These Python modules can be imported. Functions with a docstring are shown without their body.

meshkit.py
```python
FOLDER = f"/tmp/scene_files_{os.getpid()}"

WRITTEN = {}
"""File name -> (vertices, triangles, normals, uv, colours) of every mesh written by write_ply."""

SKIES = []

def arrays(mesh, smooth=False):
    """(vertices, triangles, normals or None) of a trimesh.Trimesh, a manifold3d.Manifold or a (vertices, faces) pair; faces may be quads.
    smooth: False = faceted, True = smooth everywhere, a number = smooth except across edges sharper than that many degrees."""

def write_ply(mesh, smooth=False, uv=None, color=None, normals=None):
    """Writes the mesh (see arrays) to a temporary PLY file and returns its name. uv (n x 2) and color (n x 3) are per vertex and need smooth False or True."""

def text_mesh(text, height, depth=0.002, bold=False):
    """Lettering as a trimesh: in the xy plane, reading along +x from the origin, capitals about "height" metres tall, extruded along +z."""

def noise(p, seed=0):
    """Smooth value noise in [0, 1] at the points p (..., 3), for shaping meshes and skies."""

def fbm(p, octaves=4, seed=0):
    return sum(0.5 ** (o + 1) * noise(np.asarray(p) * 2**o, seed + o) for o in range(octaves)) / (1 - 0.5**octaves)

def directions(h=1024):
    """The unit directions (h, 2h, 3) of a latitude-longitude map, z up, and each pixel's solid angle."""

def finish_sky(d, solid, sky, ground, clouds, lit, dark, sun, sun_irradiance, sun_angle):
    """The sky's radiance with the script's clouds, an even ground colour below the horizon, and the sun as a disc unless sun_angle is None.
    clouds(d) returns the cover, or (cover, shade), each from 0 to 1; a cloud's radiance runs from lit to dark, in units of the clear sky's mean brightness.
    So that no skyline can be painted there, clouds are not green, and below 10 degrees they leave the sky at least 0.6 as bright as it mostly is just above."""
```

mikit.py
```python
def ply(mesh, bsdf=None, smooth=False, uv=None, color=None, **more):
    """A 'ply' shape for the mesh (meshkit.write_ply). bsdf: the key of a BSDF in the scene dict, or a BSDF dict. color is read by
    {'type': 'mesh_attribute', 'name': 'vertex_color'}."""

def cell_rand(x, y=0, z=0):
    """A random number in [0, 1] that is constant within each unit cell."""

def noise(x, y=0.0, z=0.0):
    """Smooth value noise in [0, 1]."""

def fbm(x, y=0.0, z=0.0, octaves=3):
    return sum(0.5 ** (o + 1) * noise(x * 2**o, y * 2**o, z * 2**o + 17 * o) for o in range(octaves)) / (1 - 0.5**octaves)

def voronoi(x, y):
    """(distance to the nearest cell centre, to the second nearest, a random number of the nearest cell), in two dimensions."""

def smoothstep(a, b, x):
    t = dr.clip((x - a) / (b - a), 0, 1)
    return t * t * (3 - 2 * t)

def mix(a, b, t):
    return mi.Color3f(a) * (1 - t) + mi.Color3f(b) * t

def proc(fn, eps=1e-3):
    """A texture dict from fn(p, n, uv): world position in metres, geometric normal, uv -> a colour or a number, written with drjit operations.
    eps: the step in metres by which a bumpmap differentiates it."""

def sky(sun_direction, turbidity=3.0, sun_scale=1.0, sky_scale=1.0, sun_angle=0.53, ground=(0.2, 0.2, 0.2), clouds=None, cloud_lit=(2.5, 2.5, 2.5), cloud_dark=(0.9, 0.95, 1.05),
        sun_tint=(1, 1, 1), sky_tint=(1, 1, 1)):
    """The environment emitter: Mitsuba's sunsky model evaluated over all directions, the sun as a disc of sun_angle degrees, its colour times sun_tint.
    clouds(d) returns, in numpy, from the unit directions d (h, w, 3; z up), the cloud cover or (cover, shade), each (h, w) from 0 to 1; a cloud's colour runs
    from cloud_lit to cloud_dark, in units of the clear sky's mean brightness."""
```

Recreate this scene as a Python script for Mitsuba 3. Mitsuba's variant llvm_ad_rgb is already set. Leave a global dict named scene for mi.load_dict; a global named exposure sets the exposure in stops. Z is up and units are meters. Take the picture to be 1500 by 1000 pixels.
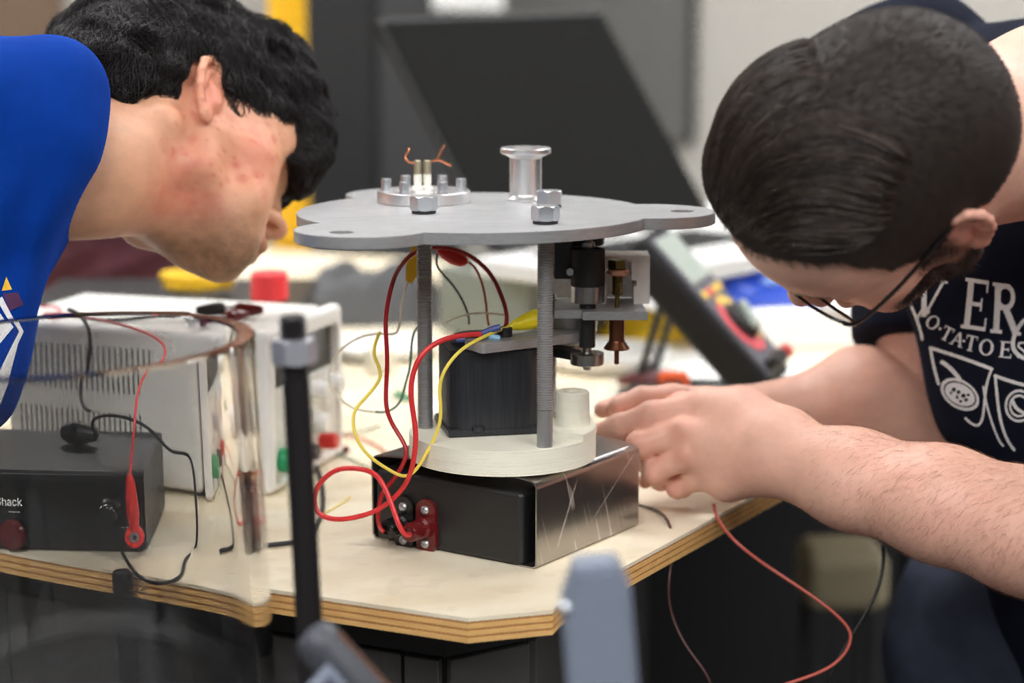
import math, numpy as np, trimesh, mitsuba as mi, drjit as dr
import manifold3d as m3d
from shapely.geometry import Polygon, Point, box as sbox, LineString
from shapely import affinity
from shapely.ops import unary_union
import meshkit, mikit
from mikit import proc, noise, fbm, smoothstep, mix, voronoi, cell_rand

T = mi.ScalarTransform4f
scene, labels = {}, {}

# ------------------------------------------------------------------ camera
PITCH = math.radians(10.2)
CAM = np.array([0.0, 0.0, 1.346])
FPX = 3000.0
FW = np.array([0, math.cos(PITCH), -math.sin(PITCH)])
UP = np.array([0, math.sin(PITCH), math.cos(PITCH)])
scene['camera'] = {'type': 'thinlens', 'fov': 2 * math.degrees(math.atan(750 / FPX)), 'fov_axis': 'x',
                   'aperture_radius': 0.0115, 'focus_distance': 1.55, 'near_clip': 0.05, 'far_clip': 50.0,
                   'to_world': T().look_at(origin=CAM.tolist(), target=(CAM + FW).tolist(), up=[0, 0, 1])}
exposure = 0.0

def ply_(mesh, bsdf=None, **kw):
    return mikit.ply(mesh, 'mat_' + bsdf if isinstance(bsdf, str) else bsdf, **kw)
# ------------------------------------------------------------------ lights: the ceiling's fluorescent panels
CEIL = 2.9
PANELS = [(x, y) for y in (-2.3, -1.3, -0.3, 2.2, 3.9) for x in (-2.4, -0.55, 1.3, 3.1)]
for k, (x, y) in enumerate(PANELS):
    key = 'ceiling_light' + ('_%03d' % k if k else '')
    v = np.array([[x - .6, y - .2, CEIL - .02], [x + .6, y - .2, CEIL - .02], [x + .6, y + .2, CEIL - .02], [x - .6, y + .2, CEIL - .02]])
    scene[key + '__diffuser'] = ply_((v, [[0, 2, 1], [0, 3, 2]]), {'type': 'diffuse'}, emitter={'type': 'area', 'radiance': {'type': 'rgb', 'value': [17.6, 17.7, 18.0]}})
    labels[key] = {'label': 'rectangular white ceiling light panel above the workshop', 'category': 'ceiling light', 'group': 'ceiling light panels'}

# ------------------------------------------------------------------ helpers
def ray(x, y):
    return FW + np.array([1., 0, 0]) * (x - 750) / FPX + UP * (500 - y) / FPX
def at(x, y, Y):          # the point at plan distance Y in front of the camera on a line of sight
    d = ray(x, y); return CAM + d * (Y / d[1])
def on(x, y, z=0.9):      # the point at height z on a line of sight
    d = ray(x, y); return CAM + d * ((z - CAM[2]) / d[2])
def V(*a): return np.array(a, float)
def nrm(v):
    v = np.asarray(v, float); return v / np.linalg.norm(v)

def num(key):
    if key not in scene and key not in labels and not any(k.startswith(key + '__') for k in scene): return key
    k = 1
    while True:
        c = '%s_%03d' % (key, k)
        if c not in scene and c not in labels and not any(q.startswith(c + '__') for q in scene): return c
        k += 1
def add(key, mesh, bsdf, smooth=35, color=None, label=None, **kw):
    key = num(key)
    scene[key] = ply_(mesh, bsdf, smooth=True if color is not None else smooth, color=color, **kw)
    if color is not None and False: pass
    if label: labels[key] = {'label': label}
    return key
def tag(key, label=None, cat=None, group=None, kind=None):
    d = labels.setdefault(key, {})
    for a, b in (('label', label), ('category', cat), ('group', group), ('kind', kind)):
        if b: d[a] = b
    return key
def thing(name, label, cat, group=None):
    key = num(name); tag(key, label, cat, group); return key
def struct(name, mesh, bsdf, **kw):
    k = add(name, mesh, bsdf, **kw); tag(k, kind='structure'); return k

def tm(v, f): return trimesh.Trimesh(np.asarray(v, float), np.asarray(f, int), process=False)
def cat(*ms): return trimesh.util.concatenate(list(ms))
def man(m):
    m = m.copy(); m.merge_vertices()
    return m3d.Manifold(m3d.Mesh(np.asarray(m.vertices, np.float32), np.asarray(m.faces, np.uint32)))
def unman(m):
    q = m.to_mesh(); return tm(q.vert_properties[:, :3], q.tri_verts)
def mbool(a, *bs):
    r = man(a)
    for b in bs: r = r - man(b)
    return unman(r)
def frame(z, x=None):
    z = nrm(z); x = V(1, 0, 0) if x is None else np.asarray(x, float)
    if abs(nrm(x) @ z) > .95: x = V(0, 1, 0)
    x = nrm(x - z * (x @ z)); return np.stack([x, np.cross(z, x), z], 1)
def place(m, o=(0, 0, 0), R=None):
    m = m.copy(); v = np.asarray(m.vertices)
    if R is not None: v = v @ np.asarray(R).T
    m.vertices = v + np.asarray(o, float); return m
def rotz(a):
    a = math.radians(a); c, s = math.cos(a), math.sin(a); return np.array([[c, -s, 0], [s, c, 0], [0, 0, 1.]])
def rotx(a):
    a = math.radians(a); c, s = math.cos(a), math.sin(a); return np.array([[1, 0, 0], [0, c, -s], [0, s, c.real]])
def roty(a):
    a = math.radians(a); c, s = math.cos(a), math.sin(a); return np.array([[c, 0, s], [0, 1, 0], [-s, 0, c]])
def cbox(size, ch=0.001, c=(0, 0, 0), R=None):      # box with chamfered edges
    sx, sy, sz = np.asarray(size, float) / 2
    ch = min(ch, sx * .9, sy * .9, sz * .9)
    p = []
    for a in (-1, 1):
        for b in (-1, 1):
            for d in (-1, 1):
                p += [[a * (sx - ch), b * (sy - ch), d * sz], [a * (sx - ch), b * sy, d * (sz - ch)], [a * sx, b * (sy - ch), d * (sz - ch)]]
    m = unman(m3d.Manifold.hull_points(np.array(p, np.float32)))
    return place(m, c, R)
def rbox(size, r, c=(0, 0, 0), R=None, n=12):          # box with round edges
    s = np.asarray(size, float) / 2 - r
    b = trimesh.creation.icosphere(subdivisions=2, radius=r).vertices
    p = np.vstack([b + V(a, d, e) * s for a in (-1, 1) for d in (-1, 1) for e in (-1, 1)])
    return place(unman(m3d.Manifold.hull_points(p.astype(np.float32))), c, R)
def lathe(prof, o=(0, 0, 0), axis=(0, 0, 1), n=32, closed=False):   # prof: (r, z) from bottom to top on the outside
    prof = np.asarray(prof, float); k = len(prof)
    a = np.arange(n) * 2 * np.pi / n
    v = np.stack([prof[:, None, 0] * np.cos(a), prof[:, None, 0] * np.sin(a), np.broadcast_to(prof[:, None, 1], (k, n))], -1).reshape(-1, 3)
    f = []
    for i in range(k if closed else k - 1):
        i2 = (i + 1) % k
        j = np.arange(n); j2 = (j + 1) % n
        f += [np.stack([i * n + j, i * n + j2, i2 * n + j2], 1), np.stack([i * n + j, i2 * n + j2, i2 * n + j], 1)]
    m = tm(v, np.vstack(f)); m.update_faces(m.area_faces > 1e-14) 
    return place(m, o, frame(axis))
def cyl(r, h, o=(0, 0, 0), axis=(0, 0, 1), n=28, ch=0.0005):   # from o along axis
    ch = min(ch, r * .4, h * .4)
    return lathe([(0, 0), (r - ch, 0), (r, ch), (r, h - ch), (r - ch, h), (0, h)], o, axis, n)
def hexnut(af, h, o, axis=(0, 0, 1), hole=0.0, rot=0):
    a = np.radians(np.arange(6) * 60 + rot); R = af / math.sqrt(3)
    m = m3d.Manifold.extrude(m3d.CrossSection([np.stack([R * np.cos(a), R * np.sin(a)], 1)]), h)
    cone = lathe([(0, 0), (af * .5, 0), (af * .60, af * .07), (af * .60, h - af * .07), (af * .5, h), (0, h)], n=36)
    m = m ^ man(cone)
    if hole: m = m - m3d.Manifold.cylinder(h * 3, hole, hole, 28).translate([0, 0, -h])
    return place(unman(m), o, frame(axis))
def spline(pts, n=8):
    p = np.asarray(pts, float)
    from scipy.interpolate import CubicSpline
    d = np.r_[0, np.cumsum(np.linalg.norm(np.diff(p, axis=0), axis=1) ** .5 + 1e-9)]
    return CubicSpline(d, p)(np.linspace(0, d[-1], (len(p) - 1) * n + 1))
def tube(path, r, sides=10, cap=True):
    p = np.asarray(path, float); k = len(p)
    t = np.gradient(p, axis=0); t /= np.linalg.norm(t, axis=1, keepdims=True) + 1e-12
    a = np.empty_like(p); x = frame(t[0])[:, 0]
    for i in range(k):
        x = nrm(x - t[i] * (x @ t[i])); a[i] = x
    b = np.cross(t, a); r = np.broadcast_to(r, (k,)); an = np.arange(sides) * 2 * np.pi / sides
    v = (p[:, None] + r[:, None, None] * (np.cos(an)[None, :, None] * a[:, None] + np.sin(an)[None, :, None] * b[:, None])).reshape(-1, 3)
    f = []
    for i in range(k - 1):
        j = np.arange(sides); j2 = (j + 1) % sides
        f += [np.stack([i * sides + j, i * sides + j2, (i + 1) * sides + j2], 1), np.stack([i * sides + j, (i + 1) * sides + j2, (i + 1) * sides + j], 1)]
    f = np.vstack(f)
    if cap:
        v = np.vstack([v, p[:1], p[-1:]]); j = np.arange(sides); j2 = (j + 1) % sides; e = (k - 1) * sides
        f = np.vstack([f, np.stack([j2, j, j * 0 + k * sides], 1), np.stack([e + j, e + j2, j * 0 + k * sides + 1], 1)])
    return tm(v, f)
def strands(P, R, sides=3):            # P (n,k,3) many thin tubes in one mesh, R (n,k) or (k,)
    n, k, _ = P.shape
    t = np.gradient(P, axis=1); t /= np.linalg.norm(t, axis=2, keepdims=True) + 1e-12
    ref = np.where(np.abs(t[..., 2:]) < .85, V(0, 0, 1), V(1, 0, 0))
    a = np.cross(t, ref); a /= np.linalg.norm(a, axis=2, keepdims=True) + 1e-12
    b = np.cross(t, a); R = np.broadcast_to(R, (n, k)); an = np.arange(sides) * 2 * np.pi / sides
    v = P[:, :, None] + R[:, :, None, None] * (np.cos(an)[:, None] * a[:, :, None] + np.sin(an)[:, None] * b[:, :, None])
    base = (np.arange(n) * k * sides)[:, None, None]
    i = np.arange(k - 1)[None, :, None] * sides; j = np.arange(sides)[None, None]; j2 = (j + 1) % sides
    q = [np.broadcast_to(x, (n, k - 1, sides)).ravel() for x in (base + i + j, base + i + j2, base + i + sides + j2, base + i + sides + j)]
    return tm(v.reshape(-1, 3), np.vstack([np.stack(q[:3], 1), np.stack([q[0], q[2], q[3]], 1)]))
def extrude(poly, h, z0=0.0):
    ps = getattr(poly, 'geoms', [poly])
    return place(cat(*[trimesh.creation.extrude_polygon(g, h, engine='earcut') for g in ps]), (0, 0, z0))
def bevel_extrude(poly, h, z0, ch):        # prism with chamfered top and bottom rims (convex-ish outlines, no holes)
    c = [np.array(g.exterior.coords)[:-1] for g in [poly]]
    lo = poly.buffer(-ch, join_style=2)
    a = extrude(lo, h, z0); b = extrude(poly, h - 2 * ch, z0 + ch)
    return unman(man(a) + man(b))

# ---- signed-distance modelling: smooth unions, meshed by surface nets over the blocks near the surface
class Sdf:
    def __init__(s): s.ops = []
    def ball(s, c, r, k=.01, sub=False, R=None):
        s.ops.append(('e', np.asarray(c, float), np.broadcast_to(np.asarray(r, float), (3,)), k, sub, R)); return s
    def cap(s, a, b, r1, r2=None, k=.01, sub=False):
        s.ops.append(('c', np.asarray(a, float), np.asarray(b, float), r1, r1 if r2 is None else r2, k, sub)); return s
    def chain(s, pts, rs, k=.01, sub=False):
        for i in range(len(pts) - 1): s.cap(pts[i], pts[i + 1], rs[i], rs[i + 1], k, sub)
        return s
    def half(s, c, n, k=.001): s.ops.append(('h', np.asarray(c, float), nrm(n), k)); return s     # keep the side against n
    def fn(s, f, k=.005, sub=False): s.ops.append(('f', f, k, sub)); return s
    def __call__(s, p):
        d = np.full(len(p), 1e3)
        for o in s.ops:
            if o[0] == 'e':
                q = p - o[1]
                if o[5] is not None: q = q @ o[5]
                k0 = np.linalg.norm(q / o[2], axis=1); k1 = np.linalg.norm(q / o[2] ** 2, axis=1)
                e = k0 * (k0 - 1) / np.maximum(k1, 1e-9); k, sub = o[3], o[4]
            elif o[0] == 'c':
                ba = o[2] - o[1]; t = np.clip((p - o[1]) @ ba / max(ba @ ba, 1e-12), 0, 1)
                e = np.linalg.norm(p - o[1] - t[:, None] * ba, axis=1) - (o[3] + (o[4] - o[3]) * t); k, sub = o[5], o[6]
            elif o[0] == 'h':
                e = (p - o[1]) @ o[2]; h = np.maximum(o[3] - np.abs(d - e), 0) / o[3]; d = np.maximum(d, e) + h * h * o[3] * .25; continue
            else: e = o[1](p); k, sub = o[2], o[3]
            if sub:
                h = np.maximum(k - np.abs(d + e), 0) / k; d = np.maximum(d, -e) + h * h * k * .25
            else:
                h = np.maximum(k - np.abs(d - e), 0) / k; d = np.minimum(d, e) - h * h * k * .25
        return d
def sdf_mesh(f, lo, hi, h, B=12, slack=1.6):
    lo = np.asarray(lo, float); nb = np.ceil((np.asarray(hi, float) - lo) / (h * B)).astype(int)
    N = nb * B + 1
    G = np.full(N, 1.0, np.float32)
    bi = np.stack(np.meshgrid(*[np.arange(x) for x in nb], indexing='ij'), -1).reshape(-1, 3)
    cv = f(lo + (bi + .5) * B * h); rad = B * h * .866 * slack
    off = np.stack(np.meshgrid(*[np.arange(B + 1)] * 3, indexing='ij'), -1).reshape(-1, 3)
    act = np.abs(cv) < rad
    for b in bi[~act & (cv < 0)]:
        G[b[0] * B:b[0] * B + B + 1, b[1] * B:b[1] * B + B + 1, b[2] * B:b[2] * B + B + 1] = -1
    A = bi[act]
    for s in range(0, len(A), 200):
        blk = A[s:s + 200]
        idx = (blk[:, None] * B + off[None]).reshape(-1, 3)
        G[idx[:, 0], idx[:, 1], idx[:, 2]] = f(lo + idx * h)
    G[0] = G[-1] = 1; G[:, 0] = G[:, -1] = 1; G[:, :, 0] = G[:, :, -1] = 1
    S = G < 0
    c = sum(S[i:N[0] - 1 + i, j:N[1] - 1 + j, k:N[2] - 1 + k].astype(np.int8) for i in (0, 1) for j in (0, 1) for k in (0, 1))
    cell = np.argwhere((c > 0) & (c < 8))
    ident = np.full(N - 1, -1, np.int32); ident[tuple(cell.T)] = np.arange(len(cell))
    acc = np.zeros((len(cell), 3)); cnt = np.zeros(len(cell))
    corners = [(i, j, k) for i in (0, 1) for j in (0, 1) for k in (0, 1)]
    for a in corners:
        for ax in range(3):
            if a[ax]: continue
            b = list(a); b[ax] = 1
            va = G[tuple((cell + a).T)].astype(float); vb = G[tuple((cell + b).T)].astype(float)
            x = (va < 0) != (vb < 0); t = np.where(x, va / np.where(x, va - vb, 1), 0)
            q = np.array(a, float) + t[:, None] * np.eye(3)[ax]
            acc += q * x[:, None]; cnt += x
    v = lo + (cell + acc / cnt[:, None]) * h
    F = []
    for ax in range(3):
        u, w = (ax + 1) % 3, (ax + 2) % 3
        sl = [slice(1, -1)] * 3; sl[ax] = slice(0, -1)
        s0 = S[tuple(sl)]; sl2 = list(sl); sl2[ax] = slice(1, None); s1 = S[tuple(sl2)]
        e = np.argwhere(s0 != s1); base = e + 1; base[:, ax] = e[:, ax]
        inside = S[tuple(base.T)]
        du = np.eye(3, dtype=int)[u]; dw = np.eye(3, dtype=int)[w]
        q = [ident[tuple((base - x).T)] for x in (du * 0, du, du + dw, dw)]
        q = np.stack(q, 1); q[~inside] = q[~inside][:, ::-1]
        F += [q[:, [0, 1, 2]], q[:, [0, 2, 3]]]
    return tm(v, np.vstack(F))

# ---- materials
def rgb(c): return {'type': 'rgb', 'value': [float(x) for x in c]}
def lin(r, g, b):     # sRGB bytes -> linear
    x = np.array([r, g, b]) / 255.; return np.where(x < .04045, x / 12.92, ((x + .055) / 1.055) ** 2.4).tolist()
def mat(key, color, rough=.5, metal=0., spec=.5, bump=None, bump_scale=1.0, **kw):
    b = {'type': 'principled', 'base_color': color if isinstance(color, dict) else rgb(color), 'roughness': rough, 'metallic': metal, 'specular': spec, **kw}
    if bump is not None: b = {'type': 'bumpmap', 'arbitrary': bump, 'scale': bump_scale, 'bsdf': b}
    scene['mat_' + key] = {'type': 'twosided', 'bsdf': b}
    return key
VC = {'type': 'mesh_attribute', 'name': 'vertex_color'}
mat('wall_paint', lin(205, 200, 190), .8); mat('ceiling_paint', lin(225, 222, 215), .9)
mat('floor_vinyl', lin(60, 58, 55), .5)
mat('black_plastic', lin(30, 30, 31), .42); mat('black_rubber', lin(22, 22, 23), .6); mat('black_gloss', lin(16, 16, 17), .22)
mat('dark_steel', lin(52, 50, 52), .45, .6)
mat('white_plastic', lin(226, 224, 219), .4); mat('grey_plastic', lin(150, 150, 148), .45)
mat('zinc', lin(196, 200, 204), .3, .9); mat('steel', lin(178, 176, 172), .28, 1.)
mat('galv_rod', lin(158, 157, 155), .38, .6)
mat('red_plastic', lin(200, 38, 32), .35); mat('dark_red_plastic', lin(92, 18, 20), .2)
mat('red_wire', lin(205, 48, 50), .4); mat('deep_red_wire', lin(158, 26, 26), .4)
mat('yellow_wire', lin(232, 208, 82), .4); mat('white_wire', lin(222, 214, 190), .45); mat('green_wire', lin(88, 118, 96), .5)
mat('copper', lin(190, 118, 82), .3, 1.); mat('dull_copper', lin(120, 78, 56), .35, .9); mat('brass', lin(120, 104, 62), .32, 1.)
mat('yellow_paint', lin(226, 176, 18), .45); mat('green_plastic', lin(22, 140, 88), .4)
# ------------------------------------------------------------------ the room
def slab(x0, x1, y0, y1, z0, z1): return place(trimesh.creation.box((x1 - x0, y1 - y0, z1 - z0)), ((x0 + x1) / 2, (y0 + y1) / 2, (z0 + z1) / 2))
WY = 5.2
mat('wall_dark', lin(84, 82, 80), .8)
struct('floor', slab(-4.5, 4.5, -3.5, WY, -.1, 0), 'floor_vinyl', smooth=False)
struct('ceiling', slab(-4.5, 4.5, -3.5, WY, CEIL, CEIL + .1), 'ceiling_paint', smooth=False)
struct('wall_back', slab(-4.5, 4.5, WY, WY + .1, 0, CEIL), 'wall_paint', smooth=False)
struct('wall_left', slab(-4.6, -4.5, -3.5, WY, 0, CEIL), 'wall_dark', smooth=False)
struct('wall_right', slab(4.5, 4.6, -3.5, WY, 0, CEIL), 'wall_dark', smooth=False)
struct('wall_front', slab(-4.5, 4.5, -3.6, -3.5, 0, CEIL), 'wall_dark', smooth=False)
for k, (x, y) in enumerate(PANELS):
    key = 'ceiling_light' + ('_%03d' % k if k else '')
    fr = mbool(slab(x - .64, x + .64, y - .24, y + .24, CEIL - .03, CEIL + .01), slab(x - .6, x + .6, y - .2, y + .2, CEIL - .1, CEIL - .015))
    scene[key + '__frame'] = ply_(fr, 'white_plastic')

# ------------------------------------------------------------------ the workbench: plywood top in layers, dark cabinet under it
A0 = on(685, 905); e1 = nrm(V(-.905, .425, 0)); e2 = nrm(V(.5, .866, 0))
B0 = on(810, 893); B1 = on(822, 880)
pts = [A0[:2], B0[:2], B1[:2], (B1 + e2 * 1.55)[:2], (B1 + e2 * 1.55 + e1 * 2.2)[:2], (A0 + e1 * 1.9)[:2]]
TOP = Polygon(pts)
def ply_wood(light):
    def fn(p, n, uv):
        g = fbm(p.x * 7 + p.y * 3, p.y * 22 - p.x * 9, p.z * 40, 5)
        sp = smoothstep(.72, .9, noise(p.x * 70, p.y * 70, 3)) * .06
        top = mix(lin(226, 215, 190), lin(214, 198, 168), smoothstep(.3, .8, g))
        st = smoothstep(.62, .8, fbm(p.x * 14 + 5, p.y * 14, 2, 3))
        return mix(top, lin(196, 176, 140), st * .22) * (1 - sp)
    return fn
def ply_edge(a, b):
    def fn(p, n, uv):
        g = noise(p.x * 160 + p.y * 160, p.z * 900, p.y * 40); g2 = fbm(p.x * 40, p.y * 40, p.z * 500, 3)
        return mix(a, b, g * .5 + g2 * .5)
    return fn
mat('plywood_face', proc(ply_wood(1)), .5)
mat('plywood_light', proc(ply_edge(lin(222, 180, 116), lin(194, 146, 84))), .6)
mat('plywood_dark', proc(ply_edge(lin(176, 126, 70), lin(136, 90, 46))), .65)
tb = thing('workbench', 'plywood-topped dark workbench that carries the metal rig and the power supplies', 'workbench')
TH = .0185
nl = 7
th_ = np.array([1.25, .6, 1.2, .6, 1.2, .6, 1.0]); zs = .9 - TH + TH * np.r_[0, np.cumsum(th_)] / th_.sum()
for i in range(nl):
    last = i == nl - 1
    poly = TOP if last or i % 2 == 0 else TOP.buffer(-.0006, join_style=2)
    add(tb + '__ply_layer', extrude(poly, zs[i + 1] - zs[i], zs[i]), 'plywood_face' if last else ('plywood_light' if i % 2 == 0 else 'plywood_dark'), smooth=False,
        label='pale veneered top layer' if last else None)
mat('cabinet_paint', lin(70, 69, 68), .5); mat('cabinet_black', lin(20, 19, 19), .5)
zc = .9 - TH - .05
p1, p2 = on(652, 963, zc)[:2], on(792, 934, zc)[:2]
CAB = Polygon([p1, p2, p2 + V(.16, 1.05), p1 + e1[:2] * 1.6 + V(.5, 1.0), p1 + e1[:2] * 1.6])
add(tb + '__apron', extrude(CAB.buffer(-.001, join_style=2), .05, zc + .0001), 'cabinet_black', smooth=False, label='black apron under the plywood')
cab = CAB.buffer(-.012, join_style=2)
add(tb + '__cabinet', extrude(cab, zc, 0), 'cabinet_black', smooth=False)
cc = np.array(cab.exterior.coords)[:-1]
for i in range(len(cc)):
    a, b = cc[i], cc[(i + 1) % len(cc)]
    L = np.linalg.norm(b - a); d = (b - a) / L; nn = np.array([d[1], -d[0]])
    if cab.contains(Point(*((a + b) / 2 + nn * .002))): nn = -nn
    m = max(1, int(round(L / .40))); cuts = np.linspace(0, L, m + 1)
    fr = on(573, 960, zc)[:2]
    t = float((fr - a) @ d)
    if abs((fr - a) @ nn) < .05 and .02 < t < L - .02 and m > 1: cuts = np.r_[0, np.arange(t % .40, L, .40), L]; cuts = cuts[np.r_[True, np.diff(cuts) > .03]]
    for u0, u1 in zip(cuts[:-1], cuts[1:]):
        w = u1 - u0 - .003; c = a + d * (u0 + u1) / 2 + nn * .004
        add(tb + '__cabinet_panel', cbox((w, .008, zc - .1), .001, (c[0], c[1], (zc - .1) / 2 + .095), np.array([[d[0], nn[0], 0], [d[1], nn[1], 0], [0, 0, 1.]])), 'cabinet_paint', smooth=False)
# ------------------------------------------------------------------ the test rig on the bench
def brushed(c0, c1, ax, ay, s=1.0):
    def fn(p, n, uv):
        a = p.x * ax + p.y * ay; b = p.x * -ay + p.y * ax
        g = noise(a * 60 * s, b * 900 * s, p.z * 900) * .5 + fbm(p.x * 45, p.y * 45, p.z * 45, 3) * .5
        return mix(c0, c1, g)
    return fn
mat('plate_aluminium', proc(brushed(lin(150, 150, 151), lin(178, 178, 177), .95, .3)), .40, 0.55)
def sheet_fn(p, n, uv):
    a = p.x * .564 + p.y * .826                       # along the side of the cover
    s1 = smoothstep(.80, .93, noise(a * 230 + p.z * 75, p.z * 22 - a * 6, 7)) * smoothstep(.38, .62, noise(a * 22, p.z * 30, 3))
    s2 = smoothstep(.86, .95, noise(a * 700 + p.z * 260, p.z * 14, 11)) * smoothstep(.4, .6, noise(a * 30 + 9, p.z * 25, 5))
    c = p.z - .9; wob = .0007 * noise(c * 160, 3)
    l1 = smoothstep(.0021, .0005, dr.abs(a - 1.2790 - .58 * (c - .012) - wob)) * smoothstep(.008, .016, c) * smoothstep(.062, .05, c) * (.4 + .6 * noise(c * 500, 9))
    l2 = smoothstep(.0016, .0004, dr.abs(a - 1.3350 - 1.5 * (c - .025) - wob)) * smoothstep(.018, .026, c) * smoothstep(.066, .06, c) * (.25 + .75 * noise(c * 900, 5))
    return s1 * .75 + s2 * .5 + l1 + l2
mat('cover_sheet', proc(lambda p, n, uv: mix(lin(168, 163, 158), lin(238, 238, 238), dr.minimum(sheet_fn(p, n, uv), 1.))), proc(lambda p, n, uv: .23 + .3 * dr.minimum(sheet_fn(p, n, uv), 1.)), .95)
mat('enclosure_black', lin(27, 27, 28), proc(lambda p, n, uv: .36 + .14 * fbm(p.x * 60, p.y * 60, p.z * 60, 3)), bump=proc(lambda p, n, uv: noise(p.x * 1500, p.y * 1500, p.z * 1500), 2e-4), bump_scale=.00004)
mat('printed_cream', proc(lambda p, n, uv: mix(lin(234, 231, 214), lin(220, 216, 196), .55 * noise(p.z * 1500, 2, fbm(p.x * 20, p.y * 20, 1)) + .4 * fbm(p.x * 60, p.y * 60, p.z * 300, 2))), .4)
mat('printed_black', proc(lambda p, n, uv: mix(lin(26, 28, 32), lin(40, 42, 46), noise(p.x * 900, p.y * 900, p.z * 30))), .38, bump=proc(lambda p, n, uv: noise(p.x * 500, p.y * 500, p.z * 20), 3e-4), bump_scale=.0002)
mat('clear_ceramic', lin(232, 228, 216), .3); mat('translucent_grey', lin(190, 190, 186), .3)

rig = thing('test_rig', 'metal test rig of threaded rods, round aluminium plate and black box on the plywood bench', 'test rig')
bfr = V(.0182, 1.5006, .9); ex = nrm(V(-.826, .564, 0)); ey = V(.564, .826, 0); BR = np.stack([ex, ey, V(0, 0, 1)], 1)
BW, BD, BH = .157, .150, at(789, 706, 1.5006)[2] - .9
# black enclosure, sitting a little behind the cover's edge
enc = rbox((BW - .0155, BD - .004, BH - .0105), .0045); 
add(rig + '__enclosure', place(enc, bfr + ex * (BW / 2 + .0035) + ey * (BD / 2 - .004) + V(0, 0, (BH - .0105) / 2 + .0006), BR), 'enclosure_black', label='black plastic box at the base')
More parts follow.
